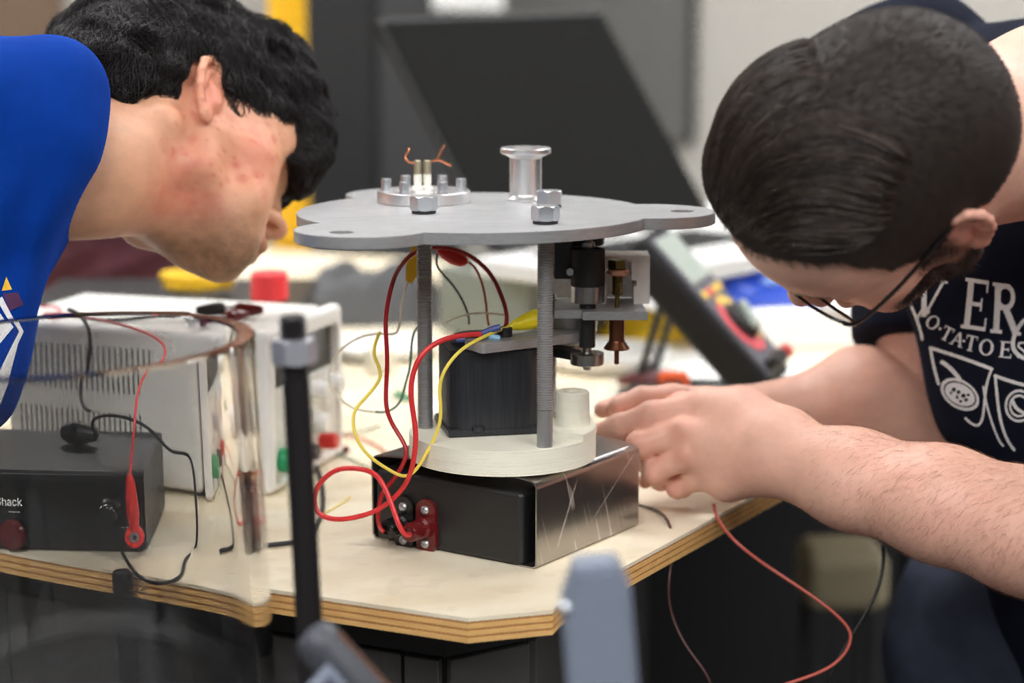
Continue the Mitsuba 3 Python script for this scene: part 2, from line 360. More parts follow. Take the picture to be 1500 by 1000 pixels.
# the bent sheet cover: a profile along the front, swept backwards, the top bulging
def cover_profile():
    r, t = .006, .0013
    p = [(.016, .0007), (r * .6, .0007)]
    for a in np.linspace(-90, -180, 5)[1:]: p.append((.0035 + .0035 * math.cos(math.radians(a)), .0042 + .0035 * math.sin(math.radians(a))))
    for a in np.linspace(180, 90, 7): p.append((r + r * math.cos(math.radians(a)), BH - r + r * math.sin(math.radians(a))))
    for u in np.linspace(.1, .9, 9): p.append((BW * u, BH + .0035 * math.sin(math.pi * u)))
    for a in np.linspace(90, 0, 7): p.append((BW - r + r * math.cos(math.radians(a)), BH - r + r * math.sin(math.radians(a))))
    p += [(BW, .004), (BW - .003, .0007), (BW - .016, .0007)]
    return np.array(p)
prof = LineString(cover_profile()).buffer(.0007, cap_style=2, join_style=1, quad_segs=3)
cv = extrude(prof, BD)                                 # in (x, z) of the box, swept along y
m = np.stack([ex, V(0, 0, 1), -np.cross(ex, V(0, 0, 1))], 1)
m = np.stack([ex, V(0, 0, 1), ey], 1)
cvm = place(cv, bfr, m); cvm.invert()
if cvm.volume < 0: cvm.invert()
add(rig + '__sheet_cover', cvm, 'cover_sheet', smooth=40, label='scratched bent aluminium cover')
# binding posts
fz = bfr + ex * (BW / 2) - ey * .002
face = lambda x, y: (lambda d: CAM + d * (((bfr - ey * .0022 - CAM) @ ey) / (d @ ey)))(ray(x, y))
for nm, px, py, mt in (('red_binding_post', 627, 770, 'dark_red_plastic'), ('black_binding_post', 595, 765, 'black_gloss')):
    c = face(px, py)
    pl = extrude(LineString([(0, -.0125), (0, .0125)]).buffer(.0095), .004)
    k = add(rig + '__' + nm, cat(place(pl, c + ey * .0005, np.stack([ex, V(0, 0, 1), -ey], 1) @ np.diag([1, 1, 1])),
        lathe([(0, 0), (.0085, .0), (.0085, .006), (.0062, .0075), (.0062, .010), (.0076, .012), (.0076, .021), (.0066, .0228), (.0038, .0232), (.0034, .021), (0, .021)], c - ey * .003, -ey, 28)), mt,
        label='dark red binding post' if 'red' in nm else 'black binding post')
    for s, (qx, qy) in zip((1, -1), (((619, 745), (624, 800)) if 'red' in nm else ((587, 741), (591, 799)))):
        q = c + V(0, 0, s * .0135) - ey * .0035
        add(k + '__screw', mbool(lathe([(0, 0), (.0037, 0), (.0037, .0012), (.0025, .0026), (0, .003)], q, -ey, 18), cbox((.008, .0008, .002), .0001, q - ey * .003, np.stack([nrm(ex + V(0, 0, .6)), nrm(V(0, 0, 1) - .6 * ex), ey], 1))), 'zinc')

# printed base disc with its tower
zb = at(736, 661, 1.577 - .0735)[2]; zb0 = .9 + BH + .0032
DC = V(-.0075, 1.577, 0)
lay = []
zz = np.linspace(zb0, zb, 13)
for i in range(12):
    lay += [(.0735, zz[i] + .00012), (.0737, (zz[i] + zz[i + 1]) / 2), (.0735, zz[i + 1] - .00012), (.07335, zz[i + 1])]
disc = lathe([(0, zb0)] + [(.0725, zb0)] + lay[:-1] + [(.0725, zb), (0, zb)], DC, n=72)
add(rig + '__base_disc', disc, 'printed_cream', label='cream printed base disc')
tc = at(839, 632, 1.575); tc[2] = zb - .001
ht = at(839, 570, 1.575)[2] - zb
add(rig + '__tower', cat(lathe([(0, 0), (.0135, 0), (.0132, ht * .5), (.0128, ht - .001), (.0118, ht), (.0062, ht), (.006, ht - .012), (0, ht - .012)], tc, n=36),
    lathe([(0, 0), (.019, 0), (.019, .004), (.017, .0055), (0, .0055)], tc, n=36)), 'printed_cream', label='cream printed tube on the disc')
# raised right-hand edge of the disc
arc = [(.0735 * math.cos(a), .0735 * math.sin(a)) for a in np.radians(np.linspace(-32, 60, 18))]
ring = Polygon(arc + [(x * .84, y * .84) for x, y in arc[::-1]])
add(rig + '__disc_lip', place(extrude(ring, .0055, zb - .0005), DC), 'printed_cream', smooth=30)

# black printed motor housing
mc = at(711, 640, 1.587); mz0 = zb + .0004; mz1 = at(711, 512, 1.56)[2]
hp = affinity.rotate(sbox(-.034, -.031, .039, .031), 12).buffer(-.014, join_style=1).buffer(.014, quad_segs=6)
hp2 = affinity.rotate(sbox(-.0355, -.0325, .0405, .0325), 12).buffer(-.006).buffer(.006, join_style=2)
hc = V(mc[0], mc[1], 0)
hs = add(rig + '__motor_housing', place(bevel_extrude(hp, mz1 - mz0, mz0, .0012), hc), 'printed_black', label='black printed motor housing')
add(hs + '__foot_flange', place(bevel_extrude(hp2, .006, mz0, .001), hc), 'printed_black')
for dx, dy in ((-.012, -.031), (.03, -.026)):
    q = hc + rotz(12) @ V(dx, dy, 0); q[2] = mz0 + .004
    add(hs + '__lug', cyl(.0052, .004, q, n=18), 'printed_black')
q = hc + V(-.004, .004, mz1 - .0005)
add(hs + '__bearing_ring', lathe([(.012, 0), (.0235, 0), (.0235, .004), (.021, .007), (.012, .007)], q, n=40, closed=True), 'black_plastic')
# slotted lever plate on the motor and its screws
lp = at(770, 497, 1.575); 
zl = at(735, 512, 1.555)[2]
la, lb = at(714, 503, 1.555), at(840, 497, 1.60); la[2] = lb[2] = 0
bar = LineString([la[:2], lb[:2]]).buffer(.0135, cap_style=3).buffer(-.003).buffer(.003)
lv = add(rig + '__lever_plate', bevel_extrude(bar, .0075, zl, .0006), 'plate_aluminium', label='aluminium lever plate above the motor')
for (x, y) in ((740, 490), (701, 476)):
    q = at(x, y + 9, 1.572); q[2] = zl + .0075 if x > 720 else mz1 + .004
    add(rig + '__cap_screw', lathe([(0, 0), (.0052, 0), (.0056, .0005), (.0056, .0066), (.005, .0072), (.003, .0072), (.003, .004), (0, .004)], q, n=22), 'black_plastic')

# three threaded rods with nuts above and below the plate
PC = V(-.0295, 1.6, 0); PZ = at(695, 309, 1.6)[2]; PT = .0088
RODS = [V(-.0391, -.0139, 0) + PC, V(.0544, -.0801, 0) + PC, V(.0594, .0286, 0) + PC]
def threaded(r, z0, z1, pitch, smooth_z=None):
    out = [(0, z0), (r * .93, z0), (r * .93, z0 + .0005)]
    z = z0 + .0005
    if smooth_z: out += [(r * .97, z0 + .001), (r * .97, smooth_z)]; z = smooth_z
    while z + pitch < z1:
        out += [(r * .87, z + pitch * .12), (r, z + pitch * .45), (r, z + pitch * .6), (r * .87, z + pitch * .95)]; z += pitch
    return out + [(r * .87, z1 - .0008), (r * .8, z1), (0, z1)]
for i, q in enumerate(RODS):
    z0 = zb - .002; sm = [None, at(793, 600, q[1])[2], None][i]
    add(rig + '__threaded_rod', lathe(threaded(.00625, z0, PZ + .0135, .00195, sm), q, n=24), 'galv_rod')
    n_ = add(rig + '__nut', hexnut(.0188, .0112, q + V(0, 0, PZ + .0022), hole=.0058, rot=(8, 2, 22)[i]), 'zinc', smooth=30)
    add(n_ + '__washer_ring', lathe([(.006, 0), (.0094, 0), (.0094, .0022), (.006, .0022)], q + V(0, 0, PZ), n=32, closed=True), 'black_rubber')
    add(rig + '__spacer', lathe([(.0063, 0), (.0076, 0), (.0076, .004), (.0063, .004)], q + V(0, 0, PZ - PT - .0042), n=28, closed=True), 'translucent_grey')

# the round top plate with three eared lobes
P2 = Point(0, 0).buffer(.139, quad_segs=48)
for a in (-125, 116, 0):
    c = V(math.cos(math.radians(a)), math.sin(math.radians(a)))
    P2 = P2.union(Point(*(c * .139)).buffer(.050, quad_segs=24))
holes = []
for a in (-125, 116, 0):
    c = V(math.cos(math.radians(a)), math.sin(math.radians(a))) * .163
    P2 = P2.difference(Point(*c).buffer(.0088, quad_segs=10))
for q in RODS: P2 = P2.difference(Point(*(q - PC)[:2]).buffer(.0068, quad_segs=8))
plate = cat(extrude(P2, PT - .0008, PZ - PT + .0004))
lo = extrude(P2.buffer(-.0005), PT, PZ - PT)
plate = unman(man(plate) + man(lo))
add(rig + '__top_plate', place(plate, PC), 'plate_aluminium', smooth=35, label='round aluminium plate with three ears')

# vacuum flange tube
KF = PC + V(.0407, .0785, PZ)
kh = .0432
add(rig + '__flange_tube', lathe([(.0155, 0), (.0155, .0015), (.0135, .004), (.0131, .006), (.0131, kh - .0085), (.0139, kh - .0075), (.0204, kh - .0045), (.0207, kh - .0040), (.0207, kh - .0008), (.0200, kh), (.0150, kh), (.0148, kh - .003), (.0118, kh - .003), (.0118, 0)], KF, n=56, closed=True),
    mat('polished_aluminium', lin(226, 225, 224), .3, .9), label='polished flanged tube standing on the plate')
# feedthrough flange with cap screws, pins and bare wires
CF = PC + V(-.0425, .066, PZ)
fl = lathe([(.0, 0), (.0375, 0), (.038, .0006), (.038, .0088), (.0374, .0094), (.0232, .0094), (.0228, .0085), (.0145, .0085), (.014, .0098), (.0, .0098)], CF, n=56)
fk = add(rig + '__feedthrough_flange', fl, 'polished_aluminium', label='small round flange with screws and two pins')
for i in range(6):
    a = math.radians(60 * i + 2); q = CF + V(.0305 * math.cos(a), .0305 * math.sin(a), .0094)
    add(fk + '__cap_screw', cat(lathe([(0, 0), (.0046, 0), (.0046, .0022), (.0038, .0024), (.0038, .0030), (.0042, .0033), (.0042, .0092), (.0038, .0098), (.0022, .0098), (.0022, .007), (0, .007)], q, n=22)), 'zinc')
for i, (x, pts) in enumerate(((612, [(612, 243), (611, 238), (606, 238.5), (597, 236), (593.5, 230), (597, 223), (598.5, 217)]), (626, [(626, 243), (626, 239), (630, 236.5), (639, 234), (643, 228), (648, 218), (651, 213)]))):
    q = at(x, 281, CF[1]); q[2] = CF[2] + .0095
    pk = add(fk + '__pin', lathe([(0, 0), (.0046, 0), (.0046, .0032), (.0030, .0038), (.0030, .0055), (.0033, .0058), (.0033, .0130), (0, .0130)], q, n=20), 'clear_ceramic')
    add(pk + '__sleeve', lathe([(0, .0128), (.0031, .0128), (.0031, .0235), (.0024, .0245), (0, .0245)], q, n=20), mat('sleeve_metal', lin(186, 176, 150), .35, .8) if i == 0 else 'sleeve_metal')
    wp = [at(a, b, q[1] + .001 * j) for j, (a, b) in enumerate(pts)]; wp[0] = q + V(0, 0, .0225)
    add(pk + '__bare_wire', tube(spline(wp, 6), .0009, 8), 'copper', label='bent bare copper wire')
    if i:
        w2 = [at(a, b, q[1] + .003 + .001 * j) for j, (a, b) in enumerate([(638, 234.5), (644, 234.5), (652, 238), (661, 242)])]
        add(pk + '__bare_wire', tube(spline(w2, 6), .0009, 8), 'copper')

# hanging mechanism under the right side of the plate
MY = 1.585
def px(n, Y=MY): return n * Y / FPX * 1.0 / math.cos(math.radians(3))
hm = at(848, 350, 1.615)
add(rig + '__drive_motor', lathe([(0, 0), (.019, 0), (.0205, .0012), (.0205, .020), (.0, .020)], V(hm[0], hm[1] + .006, PZ - PT - .0202), n=36), 'black_plastic', label='black motor under the plate')
q = at(826, 405, 1.6)
add(rig + '__motor_block', cbox((px(28), .03, PZ - PT - q[2]), .0008, (at(825, 380, 1.6)[0], 1.602, (PZ - PT + q[2]) / 2)), 'black_plastic', smooth=False)
add(rig + '__motor_screw', cyl(.0032, .005, at(835, 397, 1.583), (0, -1, 0), 16), 'zinc')
# black capped plunger
def zat(y, Y=MY): return at(861, y, Y)[2]
ax = at(861, 400, MY); AX = V(ax[0], ax[1], 0)
add(rig + '__plunger_cap', lathe([(0, zat(417)), (.0132, zat(417)), (.0134, zat(416)), (.0134, zat(365)), (.0128, zat(363.5)), (.0095, zat(363.5)), (.009, zat(367)), (0, zat(367))], AX, n=40), 'black_rubber', label='black rubber cap')
add(rig + '__plunger_stem', lathe([(0, zat(368)), (.0048, zat(368)), (.0055, zat(360)), (.0052, zat(355)), (.003, zat(352)), (0, zat(352))], AX, n=24), 'steel')
add(rig + '__clamp_ring', lathe([(0, zat(442)), (.0128, zat(442)), (.0134, zat(441)), (.0134, zat(418)), (.0128, zat(417)), (0, zat(417))], AX, n=44), 'steel', label='bright steel clamp ring')
add(rig + '__plunger_rod', lathe([(0, zat(508)), (.0061, zat(508)), (.0063, zat(506)), (.0063, zat(442)), (0, zat(442))], AX, n=28), 'black_plastic', label='black plunger rod')
add(rig + '__rod_end', lathe([(0, zat(542)), (.0022, zat(542)), (.0032, zat(540)), (.0034, zat(534)), (.0128, zat(533)), (.0133, zat(532)), (.0133, zat(517)), (.0126, zat(516)), (.0034, zat(515)), (.0034, zat(507)), (0, zat(507))], AX, n=40), 'steel', label='steel end disc')
# clamp arm going back to the left, lower wedge arm
def prism(poly_xy, z0, z1): return bevel_extrude(Polygon(poly_xy), z1 - z0, z0, .0005)
a1 = at(812, 425, 1.625)[:2]
add(rig + '__clamp_arm', prism([AX[:2] + V(-.004, -.012), AX[:2] + V(-.012, .004), a1 + V(-.012, .012), a1 + V(-.012, -.004)], zat(437), zat(409)), 'plate_aluminium', smooth=False)
add(rig + '__wedge_arm', prism([AX[:2] + V(-.002, -.010), AX[:2] + V(-.006, .009), a1 + V(-.016, .012), a1 + V(-.010, -.016)], zat(528), zat(515)), 'black_plastic', smooth=False, label='black wedge-shaped arm')
# stack of bearings behind the plunger
sx = at(838, 480, 1.625)
for r, ya, yb, mt in ((.0185, 500, 486, 'clear_ceramic'), (.020, 485, 478, 'steel'), (.0205, 477, 458, 'plate_aluminium'), (.012, 457, 446, 'steel'), (.014, 512, 501, 'steel')):
    z0, z1 = zat(ya, 1.625), zat(yb, 1.625)
    add(rig + '__bearing', lathe([(0, z0), (r - .0006, z0), (r, z0 + .0006), (r, z1 - .0006), (r - .0006, z1), (0, z1)], V(sx[0], sx[1], 0), n=36), mt)
# horizontal aluminium bracket, front edge from (868, 470) to (950, 468)
zt = at(910, 458, 1.58)[2]
q0, q1 = at(852, 470, 1.567), at(949, 468, 1.567)
plan = [(at(812, 460, 1.64)[0], 1.64), (at(812, 460, 1.575)[0], 1.575), (q0[0], 1.575), (q0[0] + .001, 1.567), (q1[0], 1.567), (q1[0] - .003, 1.642)]
zt0 = at(910, 469, 1.567)[2]
add(rig + '__bracket_plate', prism(plan, zt0, zt0 + .0066), 'plate_aluminium', smooth=False, label='grey horizontal bracket plate')
# white C-shaped block at the back of the bracket
wy = 1.622; zt1 = zt0 + .0066
xr, xl = at(950, 400, wy)[0], at(880, 400, wy)[0]; zt2 = at(920, 371, wy)[2]
cp = Polygon([(xl, zt1), (xl, zt2), (xr, zt2), (xr, zt1), (xr - .0125, zt1), (xr - .0125, zt1 + .014), (xr - .0105, zt1 + .014), (xr - .0105, zt1 + .019), (xr - .0145, zt1 + .019), (xr - .0145, zt1 + .034), (xl + .004, zt1 + .034), (xl + .004, zt1)])
wb = extrude(cp, .032); wb = place(wb, (0, wy + .016, 0), np.array([[1, 0, 0], [0, 0, -1], [0, 1, 0.]]))
add(rig + '__white_block', wb, 'white_plastic', smooth=False, label='white C-shaped plastic block')
add(rig + '__white_block_backing', cbox((xr - xl - .004, .004, zt2 - zt1 - .002), .0005, ((xl + xr) / 2 - .002, wy + .014, (zt1 + zt2) / 2)), 'white_plastic', smooth=False)
# brass valve screw through the bracket, with a copper funnel below
bx = at(904, 440, 1.588); BX = V(bx[0], bx[1], 0)
zq = lambda y: at(904, y, 1.588)[2]
add(rig + '__brass_bolt', cat(hexnut(.0135, zq(380) - zq(393), BX + V(0, 0, zq(393)), rot=18), lathe(threaded(.0046, zq(431), zq(393), .0016), BX, n=20), lathe([(0, zq(453)), (.0016, zq(453)), (.0018, zq(432)), (.0032, zq(431)), (0, zq(430))], BX, n=14)), 'brass', label='dark brass bolt')
add(rig + '__copper_washer', lathe([(.0045, zq(402)), (.0070, zq(403)), (.0091, zq(400)), (.0091, zq(396)), (.0080, zq(394)), (.0045, zq(394))], BX, n=30, closed=True), mat('bright_copper', lin(235, 178, 148), .28, .8), label='copper washer')
add(rig + '__copper_funnel', lathe([(0, zq(511)), (.0098, zq(511)), (.0102, zq(509)), (.0066, zq(500)), (.0060, zq(497)), (.0060, zt0 - .0001), (0, zt0 - .0001)], BX, n=36), 'dull_copper', label='dull copper funnel')
add(rig + '__copper_tip', cyl(.0019, zq(510) - zq(533), BX + V(0, 0, zq(533)), n=14), 'dull_copper')
# ------------------------------------------------------------------ things on the bench
def wire(name, pts, r, m, label, group=None, sides=8, n=7, catg='wire'):
    k = num(name); P = spline(np.array(pts), n)
    scene[k] = ply_(tube(P, r, sides), m, smooth=40); tag(k, label, catg, group); return k
def W(pts): return [at(x, y, Y) for x, y, Y in pts]
def WT(pts, z=.9015): return [on(x, y, z) for x, y in pts]

# --- bench power supply: body with slotted side, front panel with display
PSU = thing('power_supply', 'light grey bench power supply with slotted side and dark display behind the clear tube', 'power supply')
mat('psu_grey', lin(214, 213, 206), .45); mat('psu_white', lin(232, 231, 226), .35); mat('slot_dark', lin(20, 20, 20), .8)
mat('display_dark', lin(44, 43, 36), .2)
K = on(386, 727); sd = nrm(V(-.955, .30, 0)); fd = nrm(V(.30, .955, 0)); LS, LF = .262, .168
PH = at(497, 444, K[1] + LF * fd[1])[2] - .9
SR = np.stack([-sd, fd, V(0, 0, 1)], 1)
def P3(u, v, w): return K + sd * u + fd * v + V(0, 0, w)       # u along the slotted side, v along the front, w up
bodyc = P3(LS / 2 + .006, LF / 2, .004 + (PH - .004) / 2)
body = rbox((LS - .012, LF - .004, PH - .006), .007)
slots = []
uo = .030
for row, (z0, z1) in enumerate(((.083, .122), (.029, .066))):
    for i in range(24): slots.append(cbox((.0026, .012, z1 - z0), .0001, (LS / 2 + .006 - (.099 + i * .0063), -(LF - .004) / 2 + .004, (z0 + z1) / 2 - (PH + .0) / 2)))
body = mbool(body, cat(*slots))
add(PSU + '__body', place(body, bodyc, SR), 'psu_grey', smooth=30)
add(PSU + '__vent_backing', cbox((.152, .002, .100), .0002, P3(.1715, .0052, .0755), SR), 'slot_dark', smooth=False)
# front frame and panel (normal -sd), seen at a slant
frm = mbool(rbox((.016, LF, PH), .006), cbox((.02, LF - .024, .062), .004, (.005, 0, PH / 2 - .046)), cbox((.02, LF - .02, .085), .004, (.0115, 0, -PH / 2 + .05)))
add(PSU + '__front_frame', place(frm, P3(.0, LF / 2, PH / 2 + .0005), SR), 'psu_white', label='white front frame')
add(PSU + '__display', cbox((.003, LF - .03, .058), .0004, P3(.001, LF / 2, PH - .046), SR), 'display_dark', smooth=False, label='dark display window')
add(PSU + '__front_panel', cbox((.003, LF - .024, .08), .0005, P3(-.003, LF / 2, .05), SR), 'psu_grey', smooth=False)
for i, (v, w, r, mt) in enumerate(((.10, .075, .009, 'psu_white'), (.135, .075, .009, 'psu_white'), (.10, .045, .010, 'psu_white'), (.06, .06, .007, 'grey_plastic'), (.03, .026, .011, 'green_plastic'), (.075, .024, .008, 'black_plastic'), (.12, .024, .008, 'red_plastic'))):
    add(PSU + ('__knob' if i < 4 else '__terminal'), lathe([(0, 0), (r, 0), (r * .92, .014), (r * .8, .016), (0, .016)], P3(-.004, v, w), -sd, 24), mt, label='green terminal' if i == 4 else None)
for u, v in ((.02, .02), (.02, LF - .02), (LS - .02, .02), (LS - .02, LF - .02)): add(PSU + '__foot', cyl(.008, .005, P3(u, v, 0), n=18), 'black_rubber')

# --- black regulated supply in front
BP = thing('black_power_supply', 'small black power supply with sloping top, in front of the grey one', 'power supply')
bR = on(231, 804); bl = nrm(V(-1, .02, 0)); bb = nrm(V(.02, 1, 0)); BWd, BDp = .245, .135
zt_ = at(226, 691, bR[1])[2] - .9; zt2_ = at(212, 627, bR[1] + BDp)[2] - .9
prof = Polygon([(0, .003), (0, zt_), (.004, zt_ + .002), (BDp, zt2_), (BDp, .003)]).buffer(-.0015).buffer(.0015)
bm = extrude(prof, BWd); Rb = np.stack([bb, V(0, 0, 1), bl], 1)
bm = place(bm, bR, Rb)
if bm.volume < 0: bm.invert()
mat('supply_black', lin(24, 24, 25), proc(lambda p, n, uv: .34 + .12 * fbm(p.x * 50, p.y * 50, p.z * 50, 2)))
add(BP + '__case', bm, 'supply_black', smooth=25)
def PB(u, w, o=.0): return bR + bl * u - bb * o + V(0, 0, w)
FB = np.stack([-bl, V(0, 0, 1), -bb], 1)
add(BP + '__front_panel', cbox((BWd - .006, .053, .002), .0006, PB(BWd / 2, .030, .001), FB), 'black_gloss', smooth=False, label='glossy black front panel')
tx = meshkit.text_mesh('Shack', .0062, .0004, bold=True)
w_ = tx.bounds[1][0]
add(BP + '__lettering', place(tx, at(24, 737, bR[1] - .003) - V(w_, 0, 0), FB), 'white_plastic', smooth=False, label='white lettering reading Shack')
add(BP + '__fine_print', place(cat(*[cbox((.011 + .004 * (i % 2), .0011, .0003), .0001, (-.008, -.0042 - .0022 * i, 0)) for i in range(1)]), at(24, 739, bR[1] - .003), FB), 'grey_plastic', smooth=False)
q = face = at(6, 780, bR[1] - .003)
add(BP + '__button', lathe([(0, -.001), (.0125, -.001), (.0125, .002), (.010, .0042), (0, .005)], q, -bb, 28), 'dark_red_plastic', label='red button')
for x, y in ((171, 742), (196, 770)):
    q = at(x, y, bR[1] - .001)
    add(BP + '__terminal', lathe([(0, 0), (.011, 0), (.011, .004), (.008, .006), (.008, .012), (.010, .014), (.010, .022), (.008, .025), (0, .025)], q, -bb, 24), 'black_gloss')
for u, v in ((.02, .02), (BWd - .02, .02), (.02, BDp - .02), (BWd - .02, BDp - .02)): add(BP + '__foot', cyl(.006, .004, bR + bl * u + bb * v, n=16), 'black_rubber')

# red banana plug hanging in front of it, its thin red lead
bY = bR[1] - .027
rp = thing('red_banana_plug', 'red banana plug with a ring end hanging in front of the black supply', 'banana plug')
tp, bt = at(202, 690, bY), at(209, 772, bY)
add(rp + '__sleeve', lathe([(0, 0), (.0022, 0), (.0042, .006), (.0052, .018), (.0058, .030), (.0040, .043), (0, .044)], tp, bt - tp, 20), 'red_plastic')
rc = at(209, 780, bY); ax_ = nrm(V(.1, -1, .05))
add(rp + '__ring', lathe([(.0040, -.003), (.0085, -.003), (.0088, 0), (.0085, .003), (.0040, .003)], rc, ax_, 28, closed=True), 'red_plastic')
add(rp + '__eyelet', lathe([(.0022, -.0036), (.0042, -.0036), (.0042, .0036), (.0022, .0036)], rc, ax_, 20, closed=True), 'zinc')
wire('red_lead', [tp + V(0, 0, -.002)] + W([(207, 660, 1.535), (212, 620, 1.54), (221, 570, 1.56), (243, 535, 1.60), (250, 500, 1.63)]) + [P3(.205, -.004, .15), P3(.207, .003, PH + .003), P3(.21, .03, PH + .0022), P3(.245, .06, PH + .0022)], .0011, 'red_wire', 'thin red lead rising from the banana plug over the grey supply')
# black plug on the black supply's sloping top and its cables
kp = at(122, 625, bR[1] + .09)
bk = thing('black_plug', 'black plug lying on top of the black power supply', 'plug')
zz_ = .9 + zt_ + (zt2_ - zt_) * .66 + .0075
add(bk + '__body', lathe([(0, 0), (.006, 0), (.009, .006), (.0095, .02), (.006, .034), (.003, .036), (0, .036)], V(kp[0] - .016, kp[1], zz_ + .003), (1, -.25, 0.02), 20), 'black_plastic')
add(bk + '__collar', lathe([(.005, 0), (.0102, 0), (.0102, .006), (.005, .006)], V(kp[0] - .004, kp[1] - .003, zz_ + .003), (1, -.25, .02), 20, closed=True), 'black_gloss')
wire('black_lead', [V(kp[0] + .019, kp[1] - .008, zz_ + .002)] + W([(160, 605, 1.615), (240, 622, 1.60), (285, 655, 1.60), (318, 660, 1.60), (329, 720, 1.57)]) + WT([(328, 790), (300, 812), (282, 838), (245, 848), (205, 830)], .902) + [PB(.024, .02, .022)], .0014, 'black_rubber', 'black lead looping down in front of the black power supply across the bench')
wire('black_test_lead', W([(140, 598, 1.66), (128, 545, 1.70), (130, 480, 1.71)]) + [P3(.18, -.004, .155), P3(.165, .01, PH + .003), P3(.12, .035, PH + .003), P3(.09, .05, PH + .0035)], .0017, 'black_rubber', 'thick black lead bending over the top edge of the grey supply')
# crocodile clips on top of the supply
def croc(name, o, d, m, label):
    k = thing(name, label, 'clip'); R = np.stack([nrm(d), np.cross(V(0, 0, 1), nrm(d)), V(0, 0, 1)], 1)
    o = np.asarray(o, float)
    add(k + '__boot', place(lathe([(0, 0), (.003, 0), (.0045, .004), (.0062, .014), (.0066, .022), (.0045, .026), (0, .026)], (0, 0, 0), (1, 0, 0), 16), o + V(0, 0, .007), R), m)
    for s in (1, -1):
        add(k + '__jaw', place(cbox((.026, .006, .0018), .0004, (.036, 0, s * .0022), roty(s * -4)), o + V(0, 0, .007), R), 'zinc', smooth=False)
    return k
bo = P3(.085, .052, PH)
croc('black_crocodile_clip', bo, P3(.055, .075, PH) - bo, 'black_rubber', 'black crocodile clip with shiny jaws on top of the grey supply')
ro = P3(.035, .05, PH)
croc('red_crocodile_clip', ro, V(-.5, -.6, 0), 'dark_red_plastic', 'dark red crocodile clip beside the red cap on the grey supply')
croc('red_crocodile_clip', ro + V(.012, .02, 0), V(-.9, .1, 0), 'dark_red_plastic', 'second dark red clip tangled behind the first on the grey supply')
# red cap standing behind the supply's top edge on a dark bottle
rcp = at(395, 431, 2.02)
cb = thing('red_capped_bottle', 'dark bottle with a bright red cap behind the grey supply', 'bottle')
zc0, zc1 = at(395, 433, 2.02)[2], at(395, 398, 2.02)[2]
add(cb + '__bottle', lathe([(0, .9), (.024, .9), (.026, .904), (.026, zc0 - .02), (.017, zc0), (0, zc0)], V(rcp[0], rcp[1], 0), n=28), 'black_gloss')
add(cb + '__cap', lathe([(0, zc0 - .004), (.0185, zc0 - .004), (.0185, zc1 - .002), (.0165, zc1), (0, zc1)], V(rcp[0], rcp[1], 0), n=32), mat('cap_red', lin(238, 58, 66), .45), label='bright red cap')
# yellow cable coil and maroon bag behind the man's chin
yc = at(296, 408, 2.25)
k = num('yellow_coil'); th = np.linspace(0, 2 * np.pi * 3, 140)
coil = np.stack([yc[0] - .01 + (.034 + .003 * np.sin(th * 1.7)) * np.cos(th), yc[1] + .03 + .034 * np.sin(th), yc[2] - .012 + .004 * th / 6 + .0 * th], 1)
scene[k] = ply_(tube(coil, .0055, 10), mat('coil_yellow', lin(240, 190, 20), .45), smooth=40); tag(k, 'coiled yellow cable behind the bearded chin of the dark-haired man', 'cable')
tag(k, 'coil of yellow cable on a dark box behind the grey supply', 'cable')
add_y = yc[2] - .02
k = thing('storage_box', 'dark storage box standing behind the grey power supply', 'box')
add(k + '__body', cbox((.30, .20, add_y - .9 - .004), .006, (yc[0] - .04, yc[1] + .06, (add_y + .9) / 2 - .004)), 'black_plastic', smooth=False)
add(k + '__lid', cbox((.308, .208, .012), .003, (yc[0] - .04, yc[1] + .06, add_y - .004 - .006)), 'black_plastic', smooth=False)
mb = at(160, 400, 2.56)
mg = Sdf().ball((mb[0], mb[1], .985), (.098, .075, .095), .02).ball((mb[0] + .052, mb[1], .97), (.07, .06, .07), .03).ball((mb[0] - .06, mb[1], .96), (.07, .06, .07), .03).half((mb[0], mb[1], .9005), (0, 0, -1), .004)
f0 = mg.__call__
mm = sdf_mesh(lambda p: f0(p) + .004 * np.sin(p[:, 0] * 70 + 2 * np.sin(p[:, 2] * 60)) * np.clip((p[:, 2] - .9) * 12, 0, 1), (mb[0] - .18, mb[1] - .12, .88), (mb[0] + .18, mb[1] + .12, 1.12), .005)
bg = thing('maroon_bag', 'maroon cloth bag lying behind the grey power supply', 'bag')
add(bg + '__cloth', mm, mat('maroon_cloth', proc(lambda p, n, uv: mix(lin(78, 28, 36), lin(58, 20, 28), fbm(p.x * 60, p.y * 60, p.z * 60, 3))), .85), smooth=True)
add(bg + '__strap', tube(spline([V(mb[0] + .01 * 0 + x, mb[1] - .078 + abs(x) * .25, 1.066 + z) for x, z in ((-.05, -.03), (-.02, .01), (.02, .015), (.06, -.01), (.10, -.05))], 8), .006, 8), 'black_rubber', label='black strap')

